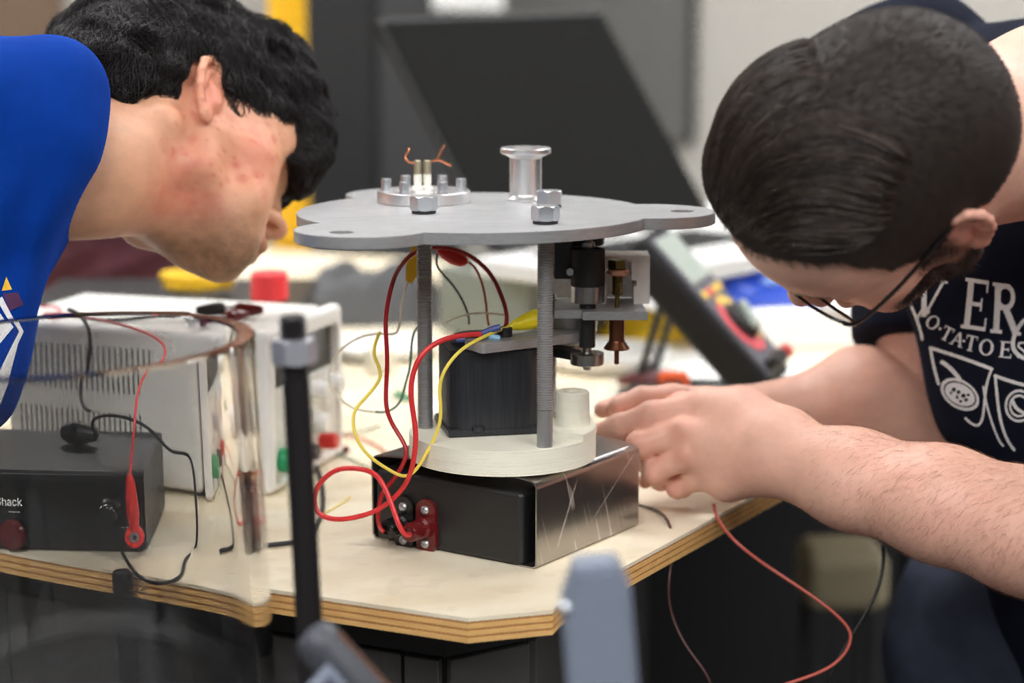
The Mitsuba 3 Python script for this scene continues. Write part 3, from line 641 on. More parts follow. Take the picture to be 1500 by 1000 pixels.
# --- red, yellow and white wires of the rig
wire('red_wire', W([(600, 783, 1.528), (591, 780, 1.522), (583, 765, 1.52), (574, 740, 1.525), (560, 708, 1.53), (545, 692, 1.535), (520, 686, 1.54), (492, 689, 1.545), (468, 709, 1.55), (460, 730, 1.55), (466, 750, 1.548), (490, 760, 1.545), (522, 757, 1.54), (552, 747, 1.535), (579, 727, 1.532), (597, 703, 1.528), (606, 672, 1.525), (609, 640, 1.525), (606, 610, 1.525), (602, 575, 1.525), (606, 545, 1.525), (618, 520, 1.525), (640, 502, 1.53), (672, 492, 1.54), (704, 489, 1.55)]), .0020, 'red_wire', 'bright red wire looping from the red post up in front of the motor')
wire('dark_red_wire', W([(562, 779, 1.545), (555, 768, 1.548), (554, 750, 1.55), (561, 722, 1.552), (575, 704, 1.55), (588, 684, 1.55), (595, 664, 1.552), (591, 648, 1.555), (579, 628, 1.56), (567, 600, 1.562), (566, 560, 1.565), (567, 520, 1.565), (565, 480, 1.566), (567, 450, 1.567), (574, 418, 1.568), (590, 386, 1.60), (612, 368, 1.615), (640, 363, 1.625), (668, 366, 1.628), (695, 379, 1.63), (720, 404, 1.63), (735, 435, 1.628), (742, 460, 1.62), (740, 478, 1.61)]), .0018, 'deep_red_wire', 'dark red wire arching behind the left threaded rod under the plate')
wire('yellow_wire', W([(745, 479, 1.575), (722, 487, 1.56), (695, 500, 1.545), (672, 516, 1.535), (654, 538, 1.53), (645, 562, 1.53), (645, 590, 1.53), (645, 612, 1.53), (637, 640, 1.53), (622, 668, 1.528), (607, 690, 1.527), (592, 697, 1.53), (570, 688, 1.54), (546, 672, 1.55), (528, 652, 1.555), (518, 625, 1.56), (520, 602, 1.565), (533, 585, 1.57), (552, 562, 1.575), (557, 546, 1.578), (551, 528, 1.58), (548, 514, 1.58), (553, 494, 1.59), (556, 488, 1.60)]), .00135, 'yellow_wire', 'thin yellow wire hanging in a loop left of the motor')
yk = thing('yellow_crimp', 'yellow heat-shrink crimp between the motor and the right threaded rod', 'connector')
add(yk, lathe([(0, 0), (.0014, 0), (.0045, .008), (.0068, .018), (.0074, .026), (.0064, .034), (0, .036)], at(743, 480, 1.575), at(786, 466, 1.585) - at(743, 480, 1.575), 22), mat('crimp_yellow', lin(244, 222, 26), .4))
scene[yk] = scene.pop(yk + '_001') if yk + '_001' in scene else scene[yk]
rk = num('red_crimp')
scene[rk] = ply_(lathe([(0, 0), (.002, 0), (.0052, .006), (.0066, .014), (.0056, .022), (.003, .026), (0, .027)], at(641, 366, 1.635), at(688, 386, 1.64) - at(641, 366, 1.635), 20), 'red_plastic', smooth=40); tag(rk, 'red heat-shrink crimp hanging under the plate behind the left rod', 'connector')
wire('orange_wire', W([(686, 384, 1.64), (697, 394, 1.64), (705, 412, 1.64), (710, 432, 1.64), (713, 456, 1.635), (716, 476, 1.625)]), .0010, mat('orange_wire', lin(168, 82, 50), .45), 'thin orange wire from the red crimp down to the motor')
wire('thin_black_wire', W([(636, 352, 1.65), (641, 372, 1.65), (640, 388, 1.65), (655, 408, 1.65), (672, 430, 1.65), (684, 456, 1.65), (687, 474, 1.64)]), .0009, 'black_rubber', 'thin black wire hanging under the plate behind the motor')
yt = thing('yellow_tape_flag', 'yellow tape flag hanging beside the left threaded rod under the plate', 'tape')
fp = [at(606, 354, 1.64), at(612, 354, 1.64), at(611, 404, 1.64), at(603, 416, 1.64), at(594, 412, 1.64), at(595, 385, 1.64)]
ctr = sum(fp) / 6
fl_ = np.vstack([fp, np.array(fp) + V(0, .0012, 0)]).astype(np.float32)
scene[yt] = ply_(unman(m3d.Manifold.hull_points(fl_)), 'coil_yellow')
wire('white_wire', W([(597, 412, 1.64), (592, 430, 1.64), (588, 455, 1.64), (582, 485, 1.64), (575, 489, 1.64), (556, 489, 1.64), (530, 493, 1.65), (508, 505, 1.66), (490, 524, 1.67), (482, 548, 1.67), (486, 568, 1.67), (500, 585, 1.665), (515, 596, 1.66), (550, 603, 1.65)]), .0010, 'white_wire', 'thin white wire looping left of the rig')
wire('grey_green_wire', W([(550, 603, 1.65), (575, 599, 1.65), (588, 584, 1.65), (594, 562, 1.65), (600, 540, 1.65), (603, 505, 1.65), (612, 480, 1.64)]), .0010, 'green_wire', 'thin grey-green wire curving up behind the left threaded rod')
for pts, m, lb in (([(705, 489), (712, 486), (722, 482), (733, 479)], mat('blue_sleeve', lin(70, 84, 150), .4), 'blue crimp sleeve on the red wire above the motor'), ([(668, 497), (676, 497), (682, 496)], 'blue_sleeve', 'blue crimp sleeve beside the bearing on the motor'), ([(716, 492), (724, 494), (732, 496)], mat('pale_blue_sleeve', lin(130, 180, 210), .4), 'pale blue crimp sleeve beside the lever plate screw')):
    wire('crimp_sleeve', W([(x, y, 1.560) for x, y in pts]), .0026, m, lb, catg='connector')
wire('clear_wire', W([(650, 474, 1.64), (672, 464, 1.64), (695, 459, 1.64), (718, 459, 1.63), (740, 461, 1.62)]), .0009, 'white_wire', 'thin pale wire arching above the motor')

# --- small components left of the box
wire('green_lead', WT([(462, 652), (480, 655), (505, 668), (530, 680), (556, 694)], .902), .0008, 'green_wire', 'thin green lead lying on the bench left of the black box')
wire('faded_red_lead', WT([(478, 646), (490, 640), (512, 638), (535, 644), (556, 655), (578, 672)], .903), .0012, mat('faded_red', lin(188, 104, 80), .5), 'faded red lead lying on the bench behind the loop of red wire')
wire('grey_lead', WT([(384, 668), (420, 665), (452, 650), (476, 640), (520, 633), (556, 622)], .9018), .0009, 'green_wire', 'thin grey lead lying across the bench beside the grey supply')
wire('black_cable', WT([(382, 636), (402, 636)], .915) + WT([(425, 648), (452, 668), (468, 695), (473, 725), (471, 752), (462, 772), (445, 790), (414, 796), (386, 799)], .9025), .0019, 'black_rubber', 'black cable curving round the back of the red loop on the bench')
wire('pale_yellow_lead', WT([(474, 752), (492, 742), (508, 732), (512, 726)], .9015), .0006, 'yellow_wire', 'very thin pale yellow lead inside the red loop on the bench')
for x, y, m, lb in ((488, 665, 'green_plastic', 'tiny green component on a lead beside the red loop'), (503, 659, 'dark_red_plastic', 'tiny dark red component on a lead beside the red loop'), (463, 668, 'brass', 'tiny brass component near the black cable'), (584, 578, 'green_plastic', 'small green connector on the bench behind the left threaded rod'), (596, 583, 'green_plastic', 'second small green connector behind the left threaded rod')):
    k = thing('component', lb, 'component'); q = on(x, y, .903)
    add(k + '__body', cbox((.011, .006, .006), .0015, q + V(0, 0, .0004), rotz(20)), m)
    add(k + '__wire', tube([q + V(-.012, -.004, -.001), q + V(0, 0, 0), q + V(.012, .004, -.001)], .0005, 6), 'zinc')
# ------------------------------------------------------------------ in front: clear tube with tie rod on a cart
CZ = .78
cart = thing('cart', 'dark steel cart that carries the clear tube in front of the bench', 'cart')
add(cart + '__tray', cbox((1.1, .66, .02), .003, (-.1, 1.02, CZ - .01)), 'cabinet_black', smooth=False)
for sx in (-1, 1):
    for sy in (-1, 1): add(cart + '__leg', cbox((.03, .03, CZ - .02), .002, (-.1 + sx * .52, 1.02 + sy * .30, (CZ - .02) / 2)), 'cabinet_black', smooth=False)
ch = thing('vacuum_chamber', 'thick clear acrylic tube with a black tie rod and hex nut in the foreground', 'chamber')
RC = at(92, 502, 1.31)
tilt = rotx(0) @ roty(-2.0)                          # leans a little to the left
axv = tilt @ V(0, 0, 1)
RO, RI = .1245, .1120
Hc = (RC[2] - CZ - .023) / axv[2]
base = RC - axv * Hc
scene['mat_acrylic'] = {'type': 'dielectric', 'int_ior': 1.49, 'ext_ior': 1.0, 'specular_transmittance': rgb((.985, .985, .98))}
tube_prof = [(RI + .001, 0), (RO - .001, 0), (RO, .001), (RO, Hc - .0012), (RO - .0012, Hc), (RI + .0012, Hc), (RI, Hc - .0012), (RI, .001)]
add(ch + '__tube', lathe(tube_prof, base, axv, 160, closed=True), 'acrylic', smooth=40, label='clear acrylic tube')
add(ch + '__base_plate', lathe([(0, -.014), (.19, -.014), (.191, -.013), (.191, -.001), (.19, 0), (0, 0)], base - axv * .0002, axv, 72), 'plate_aluminium')
fx = frame(axv)
rb = at(431, 512, 1.225); rb = base + axv * ((rb - base) @ axv) + ((rb - base) - axv * ((rb - base) @ axv))
foot = rb - axv * ((rb - base) @ axv)
hn = (at(425, 512, 1.225) - foot) @ axv
mat('rod_black', lin(40, 37, 38), .4, .5)
pr = [(0, .0), (.0080, .0), (.0083, .001), (.0083, hn - .018)] 
z = hn - .018
while z < hn + .018: pr += [(.0076, z + .0004), (.0084, z + .0010), (.0084, z + .0014), (.0076, z + .0020)]; z += .0021
pr += [(.0074, hn + .0195), (.0066, hn + .021), (0, hn + .021)]
add(ch + '__tie_rod', lathe(pr, foot, axv, 28), 'rod_black', label='black tie rod')
add(ch + '__nut', hexnut(.0245, .0155, foot + axv * (hn - .0085), axv, hole=.0080, rot=14), mat('foreground_nut', lin(186, 188, 196), .38, .7), label='silver hex nut')
for a in (120, 240):
    d = foot - base; q = base + (fx @ rotz(a) @ fx.T) @ d
    add(ch + '__tie_rod', lathe([(0, 0), (.0080, 0), (.0083, .001), (.0083, .10), (.007, .102), (0, .102)], q, axv, 20), 'rod_black')

# grey blurred clamp bar standing on the cart near the camera, and a dark lever
gb = thing('clamp_bar', 'blue-grey painted metal bar standing upright close to the camera', 'metal bar')
mat('bar_grey', lin(112, 120, 134), .42)
gY = 1.03
c0 = at(878, 905, gY)
tl, tr = at(823, 885, gY), at(921, 852, gY)
prof_ = [at(822, 890, gY), at(842, 834, gY), at(905, 829, gY), at(925, 868, gY), at(958, 1050, gY), at(850, 1050, gY)]
px2 = [(p[0], p[2]) for p in prof_]
dn = (px2[4][0] + (px2[4][0] - px2[3][0]) * .55, CZ + .02), (px2[5][0] + (px2[5][0] - px2[0][0]) * .55, CZ + .02)
pol = Polygon(px2[:4] + [dn[0], dn[1]]).buffer(-.003).buffer(.003, quad_segs=5)
bar = bevel_extrude(pol, .030, -.015, .003)
bar = place(bar, (0, gY + .015, 0), np.array([[1, 0, 0], [0, 0, 1], [0, 1, 0.]]))
if bar.volume < 0: bar.invert()
add(gb + '__bar', bar, 'bar_grey', smooth=20)
bx0 = (dn[0][0] + dn[1][0]) / 2
add(gb + '__base', cbox((.09, .09, .021), .002, (bx0, gY + .015, CZ + .0105)), 'bar_grey', smooth=False)
add(gb + '__rivet', lathe([(0, 0), (.0042, 0), (.0036, .002), (0, .003)], at(827, 893, gY + .0) + V(.0005, .002, 0), (-.3, -1, .2), 18), 'zinc', label='bright rivet')
lv_ = thing('lever_handle', 'dark lever handle poking up at the bottom edge beside the black rod', 'handle')
mat('lever_grey', lin(66, 68, 74), .45)
lY = 1.125
L0, L1 = at(462, 935, lY), at(560, 1040, lY)
Ld = nrm(L1 - L0)
add(lv_ + '__grip', tube([L0 + Ld * t for t in np.r_[-.006, -.004, 0, np.linspace(.004, .24, 8)]], [.004, .0105, .0128, .0133] + [.0133] * 7, 20), 'lever_grey')
add(lv_ + '__edge_strip', tube([L0 + V(.0085, -.003, .0095) + Ld * t for t in np.linspace(.006, .23, 4)], .0016, 8), 'dull_copper', label='brown edge strip')
L2 = at(455, 1005, lY - .02); 
add(lv_ + '__side_bar', tube([L0 + Ld * .035 + V(-.004, -.012, -.006), at(480, 985, lY - .02), at(440, 1030, lY - .02), V(at(430, 1040, lY)[0], lY - .02, CZ + .0075)], .0055, 14), 'bar_grey')
# ------------------------------------------------------------------ behind the rig: laptop, multimeter, clutter, wall boards, post
# laptop, open, its dark screen leaning away
lp = thing('laptop', 'open laptop with a large dark screen leaning away behind the rig', 'laptop')
bl_, br_ = at(694, 372, 2.42), at(1004, 318, 2.74)
bl_[2] = br_[2] = 1.02
tl_, tr_ = at(584, 26, 2.62), at(916, 10, 2.94)
mat('laptop_screen', lin(25, 25, 24), .7, spec=.06); mat('laptop_bezel', lin(12, 12, 12), .45); mat('laptop_base', lin(206, 205, 202), .5)
ux = (br_ - bl_ + tr_ - tl_) / 2; Lw = np.linalg.norm(ux); ux = nrm(ux)
uy = (tl_ - bl_ + tr_ - br_) / 2; uy = uy - ux * (uy @ ux); Lh = np.linalg.norm(uy); uy = nrm(uy); un = np.cross(ux, uy)
if un[1] > 0: un = -un
RL = np.stack([ux, uy, np.cross(ux, uy)], 1); sg = 1 if np.cross(ux, uy)[1] < 0 else -1
cL = (bl_ + br_ + tl_ + tr_) / 4
add(lp + '__lid', rbox((Lw, Lh, .012), .004, cL - un * .007, RL), 'laptop_bezel', label='black lid with its bezel')
add(lp + '__screen', cbox((Lw - .008, Lh - .016, .002), .0008, cL + ux * .002 + un * .0003, RL), 'laptop_screen', smooth=False, label='dark grey screen, switched off')
fw_ = nrm(V(un[0], un[1], 0)); gx = nrm(V(ux[0], ux[1], 0))
RB_ = np.stack([gx, np.cross(V(0, 0, 1), gx), V(0, 0, 1)], 1)
bc = (bl_ + br_) / 2 + fw_ * .125; bc[2] = 1.002
add(lp + '__base', rbox((Lw, .235, .022), .005, bc, RB_), 'laptop_base', label='pale grey base')
kb = []
for r in range(5):
    for c in range(13): kb.append(cbox((.019, .0165, .003), .001, bc + RB_ @ V(-.15 + c * .025 - .0, .07 - r * .022, .0125), RB_))
for i, m in enumerate(kb): add(lp + '__key', m, 'laptop_bezel', smooth=False)
for s in (-1, 1): add(lp + '__hinge', cyl(.006, .05, (bl_ + br_) / 2 + gx * (s * Lw * .32) - gx * .025 + V(0, 0, -.003), gx, 18), 'laptop_bezel')

eb = thing('instrument', 'grey-green metal instrument that carries the laptop behind the rig', 'instrument')
ec = bc - fw_ * .15 - gx * .06
add(eb + '__case', rbox((Lw * .5, .15, .082), .006, V(ec[0], ec[1], .9465), RB_), mat('instrument_grey', lin(120, 124, 114), .55))
for i in range(3): add(eb + '__knob', cyl(.009, .014, V(ec[0], ec[1], .945) + RB_ @ V(-.06 + .05 * i, -.075 if (RB_ @ V(0, -1, 0)) @ fw_ > 0 else .075, 0), fw_, 20), 'black_plastic')
for s in (-1, 1):
    for t in (-1, 1): add(eb + '__foot', cyl(.008, .0052, V(ec[0], ec[1], .9003) + RB_ @ V(s * .07, t * .055, 0), n=16), 'black_rubber')
# multimeter on its tilt stand
mm = thing('multimeter', 'dark handheld multimeter with a pink and yellow dial propped up behind the hands', 'multimeter')
w = nrm(V(.33, .94, .02)); u = V(-.69, .1, .72); u = nrm(u - w * (u @ w)); n = np.cross(w, u); RM = np.stack([w, u, n], 1)
ML, MW, MT = .205, .098, .040
cb_ = on(1092, 606, .902); mo = cb_ + w * (MW / 2) + u * (ML / 2) + n * (MT / 2)
mo[2] += .003
mat('meter_black', lin(22, 21, 21), .6, spec=.25); mat('meter_grey', lin(86, 86, 94), .45); mat('lcd', lin(168, 178, 168), .25); mat('dial_pink', lin(228, 88, 96), .5); mat('dial_yellow', lin(236, 196, 88), .5)
def ML_(a, b, c): return mo + RM @ V(a, b, c)
add(mm + '__holster', rbox((MW, ML, MT), .010, mo, RM), 'meter_black', label='black rubber holster')
add(mm + '__face', rbox((MW - .016, ML - .02, .006), .0028, ML_(0, 0, MT / 2), RM), 'meter_grey')
add(mm + '__display', cbox((MW - .026, .060, .003), .001, ML_(0, .060, MT / 2 + .0025), RM), 'lcd', smooth=False, label='pale grey display')
for i in range(4): add(mm + '__button', cbox((.013, .010, .004), .0015, ML_(-.030 + .02 * i, .014, MT / 2 + .003), RM), 'dial_yellow' if i != 1 else 'dial_pink', smooth=False)
th = np.radians(np.linspace(95, 262, 20)); 
def arcmesh(a0, a1, r0, r1, z):
    t = np.radians(np.linspace(a0, a1, 24)); return extrude(Polygon(np.r_[np.stack([r1 * np.cos(t), r1 * np.sin(t)], 1), np.stack([r0 * np.cos(t[::-1]), r0 * np.sin(t[::-1])], 1)]), z)
add(mm + '__dial_scale', place(arcmesh(120, 300, .024, .037, .0012), ML_(0, -.030, MT / 2 + .0028), RM), 'dial_pink', smooth=False, label='pink half of the dial scale')
add(mm + '__dial_scale', place(arcmesh(-52, 112, .026, .036, .0012), ML_(0, -.030, MT / 2 + .0028), RM), 'dial_yellow', smooth=False, label='yellow half of the dial scale')
add(mm + '__dial_knob', cat(lathe([(0, 0), (.022, 0), (.021, .008), (.019, .010), (0, .010)], ML_(0, -.030, MT / 2 + .003), n, 32)), 'black_plastic')
add(mm + '__dial_grip', cbox((.010, .038, .008), .002, ML_(0.002, -.030, MT / 2 + .016), RM @ rotz(-35)), 'lcd', smooth=False)
for i, m in enumerate(('black_gloss', 'black_gloss', 'red_plastic')): add(mm + '__socket', lathe([(0, 0), (.008, 0), (.008, .012), (.006, .016), (0, .016)], ML_(-.026 + .026 * i, -.084, MT / 2 + .002), n, 20), m)
hb = ML_(0, .03, -MT / 2); fb0 = on(937, 556, .903)
for s in (-.032, .032):
    a = ML_(s, .035, -MT / 2 - .001); b = fb0 + w * (s + .03) ; b[2] = .904
    add(mm + '__stand_leg', tube([a, (a + b) / 2, b], .0042, 10), 'meter_black')
bA, bB = fb0 + w * (-.002), fb0 + w * .062; bA[2] = bB[2] = .9045
add(mm + '__stand_bar', tube([bA, (bA + bB) / 2, bB], .0042, 10), 'meter_black')

# probes, orange clip, yellow packet and pale boxes on the bench
def item_box(name, label, catg, x, y, Y, w_, h_, d_, m, rz=0, ch=.004, extra=None):
    k = thing(name, label, catg); q = at(x, y, Y); z0 = .9004
    add(k + '__body', cbox((w_, d_, h_), ch, (q[0], q[1], z0 + h_ / 2), rotz(rz)), m, smooth=False)
    return k, V(q[0], q[1], z0 + h_)
def probe(label, a, b, m, g):
    k = thing('test_probe', label, 'test probe'); d = nrm(b - a)
    add(k + '__handle', lathe([(0, 0), (.0045, 0), (.006, .01), (.0065, .05), (.009, .055), (.009, .058), (.005, .062), (.004, .075), (0, .076)], a, d, 18), m)
    add(k + '__tip', cyl(.001, .016, a + d * .075, d, 8), 'zinc')
probe('red test probe lying under the multimeter', on(985, 548, .909), on(930, 556, .909), 'dark_red_plastic', 1)
probe('black test probe lying under the multimeter stand', on(1000, 566, .909), on(930, 572, .909), 'black_plastic', 1)
oc = thing('orange_clip', 'bright orange plastic clip on the bench above the fingers', 'clip')
q = on(987, 572, .9005)
add(oc + '__body', rbox((.030, .022, .020), .004, q + V(0, 0, .0102), rotz(15)), mat('orange_plastic', lin(244, 92, 28), .4))
add(oc + '__arm', cbox((.075, .007, .006), .001, q + V(.045, .004, .008), rotz(-6)), 'black_plastic', smooth=False)
# yellow packet
yp = thing('yellow_packet', 'crumpled yellow packet on the bench left of the multimeter', 'packet')
qa = on(955, 497, .901)
gx_, gy_ = np.meshgrid(np.linspace(-1, 1, 25), np.linspace(-1, 1, 17), indexing='ij')
def pillow(gx_, gy_, sx, sy, h, rz, q, seed):
    hz = h * (1 - gx_ ** 4) * (1 - gy_ ** 4) * (.55 + .9 * meshkit.fbm(np.stack([gx_ * 2.2 + seed, gy_ * 2.2, gx_ * 0], -1), 3))
    topv = np.stack([gx_ * sx, gy_ * sy, hz + .0012], -1).reshape(-1, 3); botv = topv.copy(); botv[:, 2] = .0002
    a_, b_ = gx_.shape; i, j = np.meshgrid(np.arange(a_ - 1), np.arange(b_ - 1), indexing='ij')
    qd = np.stack([i * b_ + j, (i + 1) * b_ + j, (i + 1) * b_ + j + 1, i * b_ + j + 1], -1).reshape(-1, 4)
    f = np.vstack([qd[:, [0, 1, 2]], qd[:, [0, 2, 3]]]); f2 = f[:, ::-1] + len(topv)
    rim = [i_ * b_ for i_ in range(a_)] + [(a_ - 1) * b_ + j_ for j_ in range(1, b_)] + [i_ * b_ + b_ - 1 for i_ in range(a_ - 2, -1, -1)] + [j_ for j_ in range(b_ - 2, 0, -1)]
    r2 = rim[1:] + rim[:1]; N_ = len(topv)
    sd_ = np.array([[a, b2 + N_, b2] for a, b2 in zip(rim, r2)] + [[a, a + N_, b2 + N_] for a, b2 in zip(rim, r2)])
    return place(tm(np.vstack([topv, botv]), np.vstack([f, f2, sd_])), q, rotz(rz))
add(yp + '__bag', pillow(gx_, gy_, .062, .045, .028, 28, on(957, 492, .9005), 3), mat('packet_yellow', lin(242, 200, 34), .4), smooth=True)
add(yp + '__flap', pillow(gx_, gy_, .034, .016, .014, 40, on(997, 478, .9005), 5), 'packet_yellow', smooth=True)
# blue bag further back
bb_ = thing('blue_bag', 'blue plastic bag lying on the white box behind the multimeter', 'bag')
add(bb_ + '__bag', pillow(gx_, gy_, .075, .042, .034, 12, np.r_[at(1110, 400, 2.47)[:2], .951], 9), mat('bag_blue', lin(42, 78, 190), .3), smooth=True)

for i, (x, y) in enumerate(((1128, 384), (1109, 380))):
    kk = bb_ + '__bubble' + ('' if i == 0 else '_001'); q = np.r_[at(x, y, 2.45 + .02 * i)[:2], .978]
    scene[kk] = ply_(lathe([(0, -.004), (.012, -.002), (.013, .002), (.008, .007), (0, .008)], q + V(0, 0, .0), n=24), mat('bubble_blue', lin(120, 150, 215), .2) if i == 0 else 'bubble_blue', smooth=True)
# white tray / lid behind the left rod
wt = thing('white_tray', 'round white plastic tray lying behind the left threaded rod', 'tray')
q = on(556, 520, .9005)
add(wt + '__tray', lathe([(0, 0), (.050, 0), (.058, .003), (.064, .014), (.067, .0145), (.067, .0165), (.062, .0165), (.055, .005), (0, .003)], q, n=56), mat('tray_white', lin(244, 244, 240), .3), smooth=40)
wt2 = thing('white_tray', 'second shallow white tray on the bench behind the steel rod end', 'tray')
add(wt2 + '__tray', lathe([(0, 0), (.060, 0), (.068, .003), (.076, .016), (.079, .0165), (.079, .0185), (.074, .0185), (.066, .005), (0, .003)], on(885, 535, .9005), n=56), 'tray_white', smooth=40)
# grey cloth bag left behind
gb_ = thing('grey_cloth', 'rumpled dark grey cloth heaped on the bench behind the left rod', 'cloth')
add(gb_ + '__cloth', pillow(gx_, gy_, .105, .08, .062, 10, on(545, 462, .9005), 12), mat('cloth_grey', lin(96, 96, 97), .9), smooth=True)
for lb, x, y, Y, w_, h_, d_, m, rz in (
        ('flat white carton lying on the bench behind the motor', 690, 445, 2.02, .10, .022, .06, 'tray_white', 24),
        ('small black box on the bench behind the motor', 760, 440, 2.02, .075, .038, .06, 'black_plastic', 10),
        ('white box at the far end of the bench behind the multimeter', 1050, 352, 3.40, .30, .06, .12, 'tray_white', -8),
        ('white box on the bench under the blue bag', 1128, 440, 2.47, .19, .050, .11, 'tray_white', 12),
        ('small cream block on the bench behind the grey cloth', 556, 488, 2.28, .03, .03, .03, 'printed_cream', 12)):
    item_box('carton' if 'carton' in lb or 'box' in lb else 'block', lb, 'box' if 'box' in lb or 'carton' in lb else 'block', x, y, Y, w_, h_, d_, m, rz)
def sheet(label, x, y, sx, sy, rz, seed, m='tray_white'):
    k = num('paper_sheet'); gx2, gy2 = np.meshgrid(np.linspace(-1, 1, 9), np.linspace(-1, 1, 9), indexing='ij')
    q = on(x, y, .9004)
    scene[k] = ply_(pillow(gx2, gy2, sx, sy, .003, rz, q, seed), m, smooth=True); tag(k, label, 'paper')
sheet('white paper sheet on the bench under the multimeter', 1050, 548, .10, .14, 20, 1); sheet('white paper sheet on the bench behind the copper funnel', 925, 440, .16, .12, -15, 2)
sheet('white paper sheet on the far bench beside the laptop', 985, 372, .14, .10, 10, 4); sheet('off-white paper sheet on the bench behind the printed tower', 880, 590, .06, .05, 30, 6, 'printed_cream')
sheet('white paper sheet at the far right of the bench', 1160, 445, .11, .10, -5, 7)

# wall boards, paper, yellow post
db = thing('dark_cabinet', 'tall near-black cabinet standing behind the laptop and the yellow post', 'cabinet')
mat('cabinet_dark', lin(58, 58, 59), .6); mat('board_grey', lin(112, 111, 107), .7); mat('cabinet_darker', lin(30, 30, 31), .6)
x0, x1 = at(436, 100, 4.5)[0], at(668, 100, 4.5)[0]
add(db + '__body', cbox((x1 - x0, .5, 2.6), .01, ((x0 + x1) / 2, 4.75, 1.3)), 'cabinet_dark', smooth=False)
for i in range(2):
    ww = (x1 - x0) / 2
    dk = add(db + '__door', cbox((ww - .01, .02, 2.5), .006, (x0 + ww * (i + .5), 4.49, 1.3)), ('cabinet_darker', 'cabinet_dark')[i], smooth=False)
gbd = thing('wall_board', 'grey board hanging on the back wall behind the laptop', 'board')
x0, x1 = at(660, 100, 5.15)[0], at(1010, 100, 5.15)[0]; z0 = at(1000, 208, 5.15)[2]
add(gbd + '__panel', cbox((x1 - x0, .03, 2.6 - z0), .004, ((x0 + x1) / 2, 5.18, (2.6 + z0) / 2)), 'board_grey', smooth=False)
add(gbd + '__rim', cbox((.02, .04, 2.6 - z0), .004, (x1 + .01, 5.178, (2.6 + z0) / 2)), 'cabinet_dark', smooth=False)
wp_ = num('wall_notice'); q0, q1 = at(634, 14, 4.46), at(738, -60, 4.46)
scene[wp_] = ply_(cbox((q1[0] - q0[0], .0015, q1[2] - q0[2]), .0003, ((q0[0] + q1[0]) / 2, 4.462, (q0[2] + q1[2]) / 2)), 'tray_white'); tag(wp_, 'white notice on the dark cabinet above the laptop screen', 'notice')
yp_ = thing('yellow_post', 'yellow painted steel post standing behind the dark-haired man', 'post')
xp = at(421, 200, 3.35); 
add(yp_ + '__post', cbox((.058, .058, CEIL - .012), .006, (xp[0], 3.38, (CEIL - .012) / 2 + .012)), 'yellow_paint', smooth=False)
add(yp_ + '__rib', cbox((.012, .012, CEIL - .02), .003, (xp[0] + .012, 3.343, (CEIL - .02) / 2 + .012)), 'yellow_paint', smooth=False)
add(yp_ + '__foot_plate', cbox((.16, .16, .012), .002, (xp[0], 3.38, .006)), 'yellow_paint', smooth=False)
bw = num('brown_board'); q = at(30, 20, 5.1)
scene[bw] = ply_(cbox((.5, .04, 1.1), .01, (q[0] - .16, 5.17, q[2] + .42)), mat('board_brown', lin(128, 104, 84), .7), smooth=False); tag(bw, 'brown board on the wall at the top left corner', 'board')
# dark storage unit and beige stool below the bench on the right
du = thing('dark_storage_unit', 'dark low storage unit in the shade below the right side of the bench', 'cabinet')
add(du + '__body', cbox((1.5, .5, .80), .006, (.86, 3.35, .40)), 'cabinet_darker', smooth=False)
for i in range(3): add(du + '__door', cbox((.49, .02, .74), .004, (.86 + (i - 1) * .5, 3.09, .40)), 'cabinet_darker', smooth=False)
bs = thing('beige_stool', 'beige stool standing in the shade under the forearm', 'stool')
q = at(1232, 838, 2.45)
add(bs + '__seat', rbox((.105, .11, .075), .02, (q[0], q[1], q[2])), mat('stool_beige', lin(172, 160, 130), .7))
for s in (-1, 1):
    for t in (-1, 1): add(bs + '__leg', cbox((.018, .018, q[2] - .036), .002, (q[0] + s * .036, q[1] + t * .036, (q[2] - .036) / 2)), 'cabinet_dark', smooth=False)
# leads hanging off the right edge of the bench
wire('brown_lead', [on(925, 737, .9015), on(955, 745, .9015), on(978, 763, .9025)] + W([(985, 800, 1.60), (980, 850, 1.58), (983, 895, 1.58), (1005, 945, 1.57), (1030, 980, 1.56), (1042, 1012, 1.56)]), .0012, mat('lead_brown', lin(74, 46, 42), .5), 'brown-black lead hanging over the bench edge right of the black box')
wire('hanging_red_lead', W([(1046, 738, 1.66), (1052, 760, 1.65), (1080, 795, 1.63), (1130, 833, 1.62), (1190, 873, 1.60), (1230, 905, 1.59), (1246, 930, 1.585), (1236, 958, 1.58), (1205, 982, 1.575), (1150, 1002, 1.57), (1120, 1015, 1.57)]), .0014, mat('lead_red', lin(178, 78, 62), .45), 'thin red lead hanging in a curve below the forearm')
wire('hanging_black_lead', W([(1292, 800, 1.66), (1292, 840, 1.65), (1278, 880, 1.63), (1255, 920, 1.61), (1225, 970, 1.60), (1215, 1010, 1.60)]), .0014, 'black_rubber', 'thin black lead crossing the red one below the forearm')
